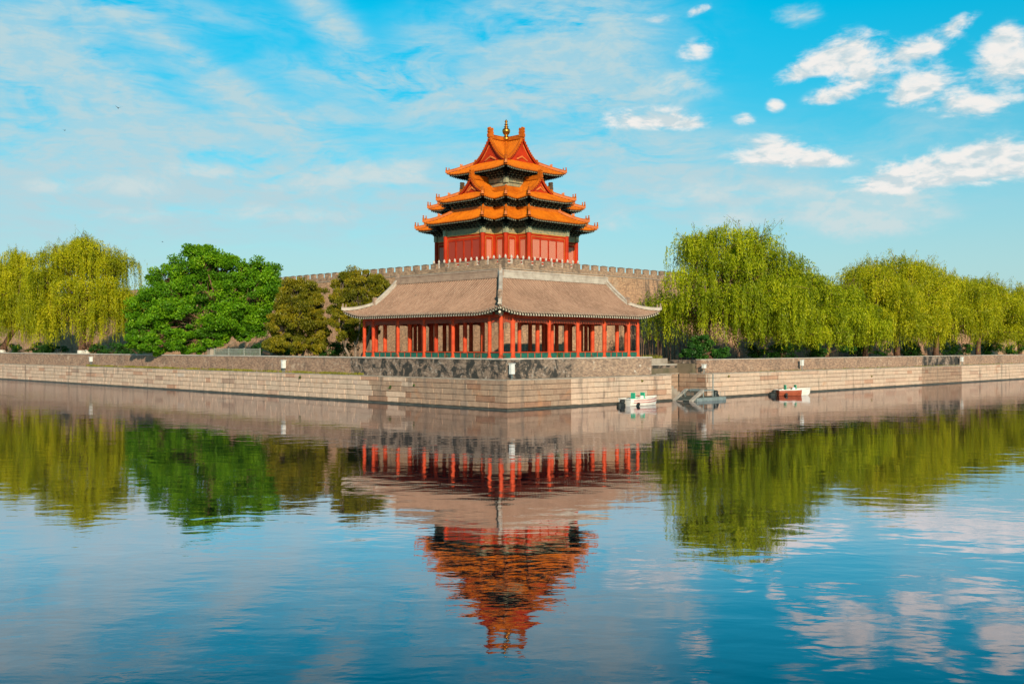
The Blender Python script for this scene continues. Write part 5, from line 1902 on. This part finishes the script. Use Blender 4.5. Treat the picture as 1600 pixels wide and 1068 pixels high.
uu = 5.0; v = at_U(468, uu)
cypress(468, uu, v, 430, [(470, 455, 30, 26, 0), (450, 480, 26, 28, -.6), (490, 475, 24, 30, 0), (440, 510, 24, 28, -.8), (470, 500, 32, 30, -1.4), (500, 510, 18, 30, 0), (430, 538, 17, 16, -.8),
                        (462, 535, 26, 16, -1.2), (492, 538, 22, 14, 0), (470, 480, 30, 40, 1.5)], 'olive brown cypress standing free between green tree and gallery', 51, 2)
vv = 26.8; uu = 6.6
cypress(556, uu, vv, 419, [(565, 440, 32, 22, 0.3), (540, 448, 24, 24, 0), (590, 448, 20, 20, .5), (530, 475, 20, 26, -.3), (560, 470, 30, 28, 0), (535, 505, 18, 26, -.3), (555, 515, 24, 24, .8),
                          (575, 500, 20, 26, 1.0), (600, 462, 16, 20, 1.2)], 'olive cypress rising behind the left tip of the gallery roof', 52, 3)

# dark green bush and hedge plants
u = at_V(1100, 3.6)
mp = px_m(u, 3.6)
bl = [((a - 1100) * mp, y, zat(b, u, 3.6) - GZ, c * mp, c * mp, d_ * mp) for (a, b, c, d_, y) in ((1085, 545, 17, 14, 0), (1115, 543, 17, 14, 0), (1100, 535, 18, 13, .3), (1072, 552, 10, 8, -.2), (1130, 550, 10, 8, 0), (1100, 552, 20, 9, -.5))]
clump_tree('round_bush', u, 3.6, 2.4, bl, MAT['bush'], MAT['bark'], 'dark green leafy bush at the foot of the tall willow', 'bush', 61, leaf=(0.16, 0.3), wd=(0.09, 0.15), per=900, trunk=0.15, sub=8)


def hedge(px, v, lab, seed, w=1.6, h=1.0, axis='V'):
    if axis == 'V': U_, V_ = at_V(px, v), v
    else: U_, V_ = v, at_U(px, v)
    r_ = random.Random(seed)
    bl = [(r_.uniform(-w, w), r_.uniform(-.3, .3), h * r_.uniform(0.45, 0.9), w * 0.4, w * 0.4, h * 0.5) for _ in range(6)]
    clump_tree('low_shrub', U_, V_, h, bl, MAT['bush'], MAT['bark'], lab, 'shrub', seed, leaf=(0.14, 0.26), wd=(0.08, 0.13), per=500, trunk=0.15, group='low shrubs under the willows', sub=5)


for k, (px, lab) in enumerate(((1210, 'low dark shrub behind the parapet near the red boat'), (1290, 'low dark shrub left of the grove trunks'), (1352, 'low dark shrub under the left shoulder of the grove'),
                               (1430, 'low dark shrub between the first two grove trunks'), (1490, 'low dark shrub under the golden willow'), (1545, 'low dark shrub near the right edge'), (1590, 'low dark shrub at the right frame edge'))):
    hedge(px, 6.5, lab, 70 + k, 2.4, 1.7)
for k, (px, lab) in enumerate(((30, 'low dark shrub behind the leaning willow trunk'), (75, 'low dark shrub between the left willows'), (175, 'low dark shrub right of the twin trunk willow'), (215, 'low dark shrub left of the bright green tree'),
                               (425, 'low dark shrub left of the free cypress'), (515, 'low dark shrub between the two cypresses'))):
    hedge(px, 7.5, lab, 80 + k, 2.6, 1.6, axis='U')

# bare creeper stems on the wall right of the gallery
cr = empty('creeper', W(at_V(1045, 13.5), 13.5, GZ), ROT, 'bare brown creeper stems rising against the city wall right of the gallery', 'creeper')
m = MB()
r_ = random.Random(3)
for k in range(46):
    x = r_.uniform(-6.5, 9.0); y = r_.uniform(-1.8, 5.5)
    h = r_.uniform(2.5, 5.0)
    m.path([(x, y, -0.2), (x + r_.uniform(-.15, .15), y, h * 0.4), (x + r_.uniform(-.4, .4), y + .2, h * .75), (x + r_.uniform(-.7, .7), y + .3, h)], [0.05, 0.04, 0.03, 0.01], 5)
m.build('stems', MAT['vine'], cr)


# ------------------------------------------------------------------ grass on the ledges, weeds on the coping
def grass_strip(name, label, segs, seed, mat, dens=60, hh=(0.06, 0.22)):
    r = np.random.default_rng(seed)
    C = []
    for (ax, c0, c1, a0, a1, z) in segs:
        n = int((a1 - a0) * dens)
        a = r.uniform(a0, a1, n)
        k = 0.5 + 0.5 * np.sin(a * 1.3 + seed) + 0.4 * np.sin(a * 0.37)
        a = a[r.random(n) < np.clip(k, 0.12, 1)]
        n = len(a)
        c = r.uniform(c0, c1, n)
        P = np.zeros((n, 3))
        U = c if ax == 'V' else a
        V = a if ax == 'V' else c
        P[:, 0] = (U - V) / R2; P[:, 1] = (U + V) / R2; P[:, 2] = z
        C.append(P)
    C = np.concatenate(C); n = len(C)
    L = r.uniform(hh[0], hh[1], n) * 2
    D = r.normal(0, 0.35, (n, 3)); D[:, 2] = 1
    C[:, 2] += L * 0.35
    lf = leaf_cloud(C, D, L, r.uniform(0.03, 0.06, n), r.random(n), seed)
    o = leaf_object(name, [lf], mat)
    return tag(o, label, 'grass', kind='stuff')


grass_strip('grass', 'yellow green grass growing on the ledge of the left bank', [('V', 0.08, PU - 0.03, at_U(565, 0.2), at_U(135, 0.2), TOPZ + 0.02)], 5, MAT['grass'], 150, (0.07, 0.17))
grass_strip('grass', 'thin grass tufts on the ledge of the right bank', [('U', 0.1, PV - 0.1, at_V(1180, 0.2), at_V(1600, 0.2), TOPZ + 0.02)], 6, MAT['grass'], 18, (0.04, 0.10))
grass_strip('grass', 'yellow green plants in the stone planter', [('U', 4.3, 5.3, 21.6, 23.8, GZ + 0.34)], 7, MAT['grass'], 260, (0.12, 0.32))


def weed(px, side, label, seed, size=0.35, mat='dryweed', z=PZ, cat='weed', group='weeds on the parapet coping', off=None, spread=1.0):
    if side == 'L':
        U_ = PU + 0.1 if off is None else off; V_ = at_U(px, U_)
    else:
        V_ = PV + 0.1 if off is None else off; U_ = at_V(px, V_)
    r = np.random.default_rng(seed)
    n = int(60 * size / 0.3)
    D = r.normal(0, 0.55, (n, 3)); D[:, 2] = np.abs(D[:, 2]) + 0.35
    D /= np.linalg.norm(D, axis=1, keepdims=True)
    C = D * (r.random((n, 1)) ** 0.6) * size
    C[:, :2] *= spread
    lf = leaf_cloud(C, D + r.normal(0, 0.4, (n, 3)), r.uniform(0.08, 0.18, n), r.uniform(0.03, 0.06, n), r.random(n), seed)
    root = empty('coping_weed' if cat == 'weed' else 'wall_fern', W(U_, V_, z), 0, label, cat, group)
    leaf_object('leaves', [lf], MAT[mat], root)
    m = MB()
    for k in range(5):
        d = D[k] * size * 0.8
        m.path([(0, 0, -0.02), (d[0] * .5, d[1] * .5, d[2] * .6), tuple(d)], [0.012, 0.01, 0.005], 4)
    m.build('stems', MAT['vine'], root)


weed(874, 'R', 'dark dry weed on the coping below the right gallery columns', 91, 0.42, 'bush')
weed(787, 'R', 'dark weed on the coping at the moat corner', 92, 0.32, 'dryweed')
weed(746, 'L', 'bushy dry weed on the coping left of the corner', 93, 0.40, 'dryweed')
weed(697, 'L', 'small dry weed on the coping under the third left column', 94, 0.26, 'dryweed')
weed(620, 'L', 'reddish dry weed on the coping near the left end of the gallery', 95, 0.30, 'dryweed')
weed(925, 'R', 'tiny dry weed on the coping near the right end of the gallery', 96, 0.2, 'dryweed')
# ferns in the joints of the granite
for (px, side, zz, lab, sd, sz) in ((610, 'L', 1.15, 'fern tuft in a granite joint left of the corner', 101, 0.28), (647, 'L', 1.45, 'small fern tuft high in the granite left of the corner', 102, 0.18),
                                    (469, 'L', 1.65, 'pale fern tuft in the granite below the free cypress', 103, 0.28), (1003, 'R', 1.65, 'yellow tuft in the granite above the white boat', 104, 0.2),
                                    (1139, 'R', 1.75, 'yellow tuft in the granite right of the boat landing', 105, 0.2), (1362, 'R', 1.2, 'small tuft in the granite below the grove', 106, 0.2)):
    weed(px, side, lab, sd, sz, 'bush' if side == 'L' else 'grass', zz, 'plant', 'tufts growing from the granite joints', off=-0.02, spread=0.8)


# ------------------------------------------------------------------ floodlight boxes on the ledge
def light_box(px, side, label, w=0.36, h=0.62, d=0.30, z0=0.55):
    if side == 'L': U_, V_ = 0.20, at_U(px, 0.20)
    elif side == 'N': U_, V_ = at_V(px, 2.0), 2.0
    else: U_, V_ = at_V(px, 0.50), 0.50
    root = empty('equipment_box', W(U_, V_, TOPZ + 0.03), ROT, label, 'utility box', 'pale boxes mounted along the bank')
    m = MB(); m.rbox(-w / 2, w / 2, -d / 2, d / 2, z0, z0 + h, 0.03); m.build('housing', MAT['cream_box'], root)
    m = MB(); m.rbox(-w / 2 - 0.03, w / 2 + 0.03, -d / 2 - 0.03, d / 2 + 0.03, z0 + h, z0 + h + 0.05, 0.01); m.build('lid', MAT['cream_box'], root)
    m = MB()
    m.tube((-0.07, 0, 0), (-0.05, 0, z0), 0.02, n=6); m.tube((0.07, 0, 0), (0.05, 0, z0), 0.02, n=6)
    m.path([(0.02, 0.02, z0), (0.10, -0.05, z0 * .4), (0.30, -0.08, 0.03)], [0.012] * 3, 5)
    m.build('bracket', MAT['steelgrey'], root)


light_box(142, 'L', 'pale box on the left bank below the twin trunk willow', h=0.55, z0=0.55)
light_box(443, 'L', 'pale box on the left bank below the free cypress', h=0.68, z0=0.40)
light_box(800, 'R', 'white box on the ledge at the very corner of the moat', w=0.34, h=0.72, d=0.3, z0=0.38)
light_box(1100, 'R', 'white box beside the dark wall above the boat landing', w=0.34, h=0.30, z0=0.45)
light_box(1253, 'R', 'white box on the right bank above the red boat', w=0.30, h=0.55, z0=0.45)
light_box(1503, 'R', 'white box on the right bank below the grove', w=0.30, h=0.55, z0=0.45)

# ------------------------------------------------------------------ pier and railing behind the left parapet
uu = 4.2
v_p = at_U(331, uu); v_e = at_U(402, uu)
root = empty('stone_pier', W(uu, v_p, GZ), ROT, 'grey stone gate pier behind the left parapet under the green tree', 'gate pier')
zt = zat(539, uu, v_p) - GZ
m = MB(); m.rbox(-0.38, 0.38, -0.38, 0.38, 0, zt - 0.12, 0.04); m.build('shaft', MAT['ledge'], root)
m = MB(); m.rbox(-0.46, 0.46, -0.46, 0.46, zt - 0.12, zt + 0.02, 0.05); m.build('cap', MAT['coping'], root)
root = empty('metal_railing', W(uu, v_p, GZ), ROT, 'grey metal railing running right from the stone pier', 'railing')
zr = zat(545.5, uu, v_e) - GZ
m = MB()
n = int((v_p - v_e) / 0.13)
for k in range(n):
    y = -0.5 - k * 0.13
    m.box(-0.012, 0.012, y - 0.012, y + 0.012, 0.0, zr + 0.08)
m.build('bars', MAT['railgrey'], root)
m = MB()
for z in (0.15, zr - 0.30, zr - 0.06): m.box(-0.03, 0.03, -(v_p - v_e) - 0.5, -0.42, z, z + 0.06)
m.build('rails', MAT['railgrey'], root)
for k in range(4):
    y = -0.5 - (v_p - v_e) * k / 3
    m = MB(); m.box(-0.05, 0.05, y - 0.05, y + 0.05, 0, zr + 0.12); m.build('post', MAT['railgrey'], root)

# ------------------------------------------------------------------ boats and landing
def hull_mesh(mb, L, Bm, hs, bow_rise, keel=-0.15, split=99):
    """hull along +x (bow at +x). returns sheer lists"""
    st = []
    n = 12
    for i in range(n + 1):
        t = i / n
        x = -L / 2 + L * t
        wd = Bm / 2 * (1.0 if t < 0.45 else math.cos((t - 0.45) / 0.55 * math.pi / 2) ** 0.75) * (0.9 + 0.1 * min(1, t * 5))
        wd = max(wd, 0.02)
        sh = hs + bow_rise * max(0, (t - 0.3) / 0.7) ** 2
        kz = keel + (hs * 0.5 - keel) * max(0, (t - 0.75) / 0.25) ** 2
        xo = 0.0
        st.append([(x, -wd, sh), (x + xo, -wd * 0.97, sh * 0.62), (x, -wd * 0.82, 0.02 if kz < 0.02 else kz), (x, 0, kz), (x, wd * 0.82, 0.02 if kz < 0.02 else kz), (x, wd * 0.97, sh * 0.62), (x, wd, sh)])
    for i in range(n):
        for k in range(6):
            mb.cur = 1 if i >= split else 0
            mb.face([st[i][k], st[i][k + 1], st[i + 1][k + 1], st[i + 1][k]][::-1])
    mb.cur = 0
    mb.face(st[0]); mb.cur = 1 if split < 50 else 0; mb.face(st[n][::-1]); mb.cur = 0
    return st


def boat(U_, V_, rz, label, L, Bm, mats, stripe, group='small motor boats moored along the bank'):
    root = empty('motor_boat', W(U_, V_, 0), rz, label, 'boat', group)
    m = MB(); st = hull_mesh(m, L, Bm, 0.50, 0.16, split=99 if stripe else 8); m.build('hull', mats, root)
    n = len(st)
    # gunwale
    m = MB()
    for side in (0, 6):
        m.path([(q[side][0], q[side][1], q[side][2] + 0.02) for q in st], [0.045] * n, 6)
    m.path([(st[0][0][0], st[0][0][1], 0.52), (st[0][0][0], st[0][6][1], 0.52)], [0.05, 0.05], 6)
    m.build('gunwale', MAT['white'], root)
    # deck / cockpit floor
    m = MB()
    for i in range(n - 1):
        a, b = st[i], st[i + 1]
        zf = 0.30 if i < 8 else a[0][2] - 0.01
        zf2 = 0.30 if i < 8 else b[0][2] - 0.01
        m.face([(a[0][0], a[0][1] * .95, zf), (b[0][0], b[0][1] * .95, zf2), (b[6][0], b[6][1] * .95, zf2), (a[6][0], a[6][1] * .95, zf)])
    m.build('deck', MAT['white'], root)
    if stripe:
        m = MB()
        for side, sg in ((0, -1), (6, 1)):
            for (f0, f1) in ((0.88, 0.78), (0.58, 0.50)):
                for i in range(1, n - 1):
                    a, b = st[i], st[i + 1]
                    ya = a[side][1] * (1.0 if f0 > .7 else .985) + sg * 0.012; yb = b[side][1] * (1.0 if f0 > .7 else .985) + sg * 0.012
                    m.face([(a[0][0], ya, a[0][2] * f0), (b[0][0], yb, b[0][2] * f0), (b[0][0], yb, b[0][2] * f1), (a[0][0], ya, a[0][2] * f1)])
        m.build('stripe', MAT['redstripe'], root)
    # two seats and a small console
    for x in (-L * 0.18, L * 0.12):
        m = MB()
        m.rbox(x - 0.22, x + 0.22, -0.24, 0.24, 0.44, 0.54, 0.04)
        m.rbox(x - 0.25, x - 0.17, -0.24, 0.24, 0.50, 0.98, 0.03)
        m.tube((x, 0, 0.30), (x, 0, 0.45), 0.05, n=8)
        m.build('seat', MAT['seatgreen'], root)
    m = MB(); m.rbox(-0.18, 0.14, -0.22, 0.22, 0.30, 0.74, 0.05); m.build('console', MAT['white'], root)
    m = MB(); m.lathe(-0.24, 0, [(0.15, 0.74), (0.15, 0.77), (0.12, 0.77), (0.12, 0.74)], 12); m.build('steering_wheel', MAT['redstripe'], root)
    # covered outboard motor at the stern
    m = MB()
    x = -L / 2 - 0.30
    m.rbox(x - 0.45, x + 0.20, -0.24, 0.24, -0.05, 0.32, 0.12)
    m.rbox(x - 0.15, x + 0.24, -0.20, 0.20, 0.28, 0.50, 0.10)
    m.rbox(x - 0.12, x + 0.30, -0.13, 0.13, -0.35, 0.2, 0.05)
    m.tube((x + 0.15, 0.0, 0.45), (x + 0.8, 0.12, 0.62), 0.03, n=6)
    m.build('outboard_motor', MAT['black'], root)
    m = MB()
    c = (L * -0.32, -Bm / 2 - 0.10, 0.14)
    m.lathe(0, 0, [(0.0, -0.07), (0.11, -0.07), (0.14, 0.0), (0.11, 0.07), (0.0, 0.07)], 12)
    o = m.build('fender', MAT['black'], root); o.location = c; o.rotation_euler = (math.radians(90), 0, 0)
    return root


boat(11.95, -2.45, math.radians(38), 'white motor boat with red stripes and turquoise seats below the granite corner bank', 3.4, 1.5, [MAT['white'], MAT['white']], True)
boat(34.6, -2.5, math.radians(10), 'red brown and white motor boat with turquoise seats moored further right', 3.3, 1.5, [MAT['hullred'], MAT['white']], False)

# floating platform with an outboard motor
root = empty('floating_pontoon', W(21.6, -1.7, 0), ROT, 'grey blue floating pontoon with thin rails beside the boat ramp', 'pontoon')
m = MB(); m.rbox(-2.1, 2.1, -0.75, 0.75, -0.1, 0.26, 0.05); m.build('float', MAT['steelgrey'], root)
m = MB(); m.box(-2.0, 2.0, -0.7, 0.7, 0.26, 0.30); m.build('deck_boards', MAT['slate'], root)
m = MB()
for x in (-1.9, -1.1, -0.3, 0.5, 1.3, 1.95):
    m.tube((x, 0.68, 0.28), (x, 0.68, 0.95), 0.02, n=6)
    if x > 0.4: m.tube((x, -0.68, 0.28), (x, -0.68, 0.75), 0.015, n=6)
m.tube((-1.9, 0.68, 0.95), (1.95, 0.68, 0.95), 0.015, n=6)
m.build('handrail', MAT['steelgrey'], root)
m = MB(); m.rbox(0.85, 1.35, -0.55, -0.1, 0.30, 0.52, 0.08); m.rbox(0.95, 1.30, -0.50, -0.15, 0.50, 0.82, 0.09); m.tube((1.1, -0.33, 0.7), (0.6, -0.4, 0.85), 0.025, n=6)
m.build('outboard_motor', MAT['black'], root)

# slanting boat ramp
root = empty('boat_ramp', W(18.9, -0.5, 0), ROT, 'slanting grey boat ramp with two pale side boards at the landing', 'ramp')
sl = 0.95
for y in (0.0, -1.65):
    m = MB()
    m.faces([(0, y - 0.14, -0.1), (0, y + 0.14, -0.1), (1.75, y + 0.14, 0.72), (1.75, y - 0.14, 0.72), (0, y - 0.14, 0.10), (0, y + 0.14, 0.10), (1.75, y + 0.14, 0.98), (1.75, y - 0.14, 0.98)],
            [(0, 1, 2, 3)[::-1], (4, 5, 6, 7), (0, 4, 7, 3)[::-1], (1, 2, 6, 5)[::-1], (2, 3, 7, 6)[::-1], (0, 1, 5, 4)])
    m.build('side_board', MAT['ramp'], root)
m = MB()
for k in range(9):
    x = 0.1 + k * 0.19
    m.box(x, x + 0.15, -1.5, -0.15, 0.0 + x * 0.47, 0.05 + x * 0.47)
m.build('slats', MAT['slate'], root)
m = MB(); m.box(1.76, 3.4, -1.7, 0.3, 0.80, 0.88); m.tube((3.3, -1.6, -0.5), (3.3, -1.6, 2.2), 0.05, n=8); m.tube((1.9, -1.6, -0.5), (1.9, -1.6, 0.8), 0.05, n=8); m.tube((1.9, 0.2, -0.5), (1.9, 0.2, 0.8), 0.05, n=8); m.tube((3.3, 0.2, -0.5), (3.3, .2, 0.8), 0.05, n=8)
m.build('landing_stage', MAT['steelgrey'], root)
# stone stair descending inside the notch
root = empty('stone_stair', W(NOTCH0, 1.6, 0), ROT, 'dark stone steps descending into the boat landing beside the granite corner', 'stair')
m = MB()
for k in range(8):
    m.box(0.1 + k * 0.42, 0.1 + (k + 1) * 0.42, -0.2, 1.35, -0.4, TOPZ - 0.05 - k * 0.24)
m.build('steps', MAT['ledge'], root)


# ------------------------------------------------------------------ swallows in the sky
def bird(px, py, D, size, label, rz):
    X = CAMX + (px - 800) / FPX * D
    Y = D - CAMD
    Z = CAMZ + (HZ - py) / FPX * D
    root = empty('flying_bird', (X, Y, Z), rz, label, 'bird', 'birds in the sky')
    s = size
    m = MB()
    m.path([(-0.5 * s, 0, 0.02 * s), (-0.25 * s, 0, 0), (0.1 * s, 0, 0), (0.38 * s, 0, 0.02 * s), (0.5 * s, 0, 0.01 * s)], [0.012 * s, 0.07 * s, 0.1 * s, 0.06 * s, 0.01 * s], 7)
    for sg in (-1, 1):
        m.faces([(0.25 * s, 0, 0.03 * s), (-0.12 * s, 0, 0.03 * s), (-0.25 * s, sg * 0.55 * s, 0.28 * s), (-0.5 * s, sg * 0.9 * s, 0.42 * s), (0.02 * s, sg * 0.45 * s, 0.26 * s), (0.25 * s, 0, 0.05 * s), (-.12 * s, 0, .05 * s), (-.25 * s, sg * .55 * s, .30 * s), (.02 * s, sg * .45 * s, .28 * s)],
                [(0, 1, 2, 4), (4, 2, 3), (5, 8, 7, 6), (8, 3, 7), (0, 4, 8, 5), (1, 6, 7, 2)])
        m.faces([(-0.4 * s, 0, 0.03 * s), (-0.8 * s, sg * 0.16 * s, 0.02 * s), (-0.45 * s, sg * 0.06 * s, 0.0)], [(0, 1, 2)])
    m.build('body', MAT['bird'], root)


bird(185, 169, 70, 0.30, 'largest dark bird, high in the sky at left', 2.2)
bird(101, 204, 95, 0.20, 'small dark bird far left of the tower', 1.2)
bird(254, 378, 95, 0.16, 'tiny dark bird just above the bright green tree', 0.4)
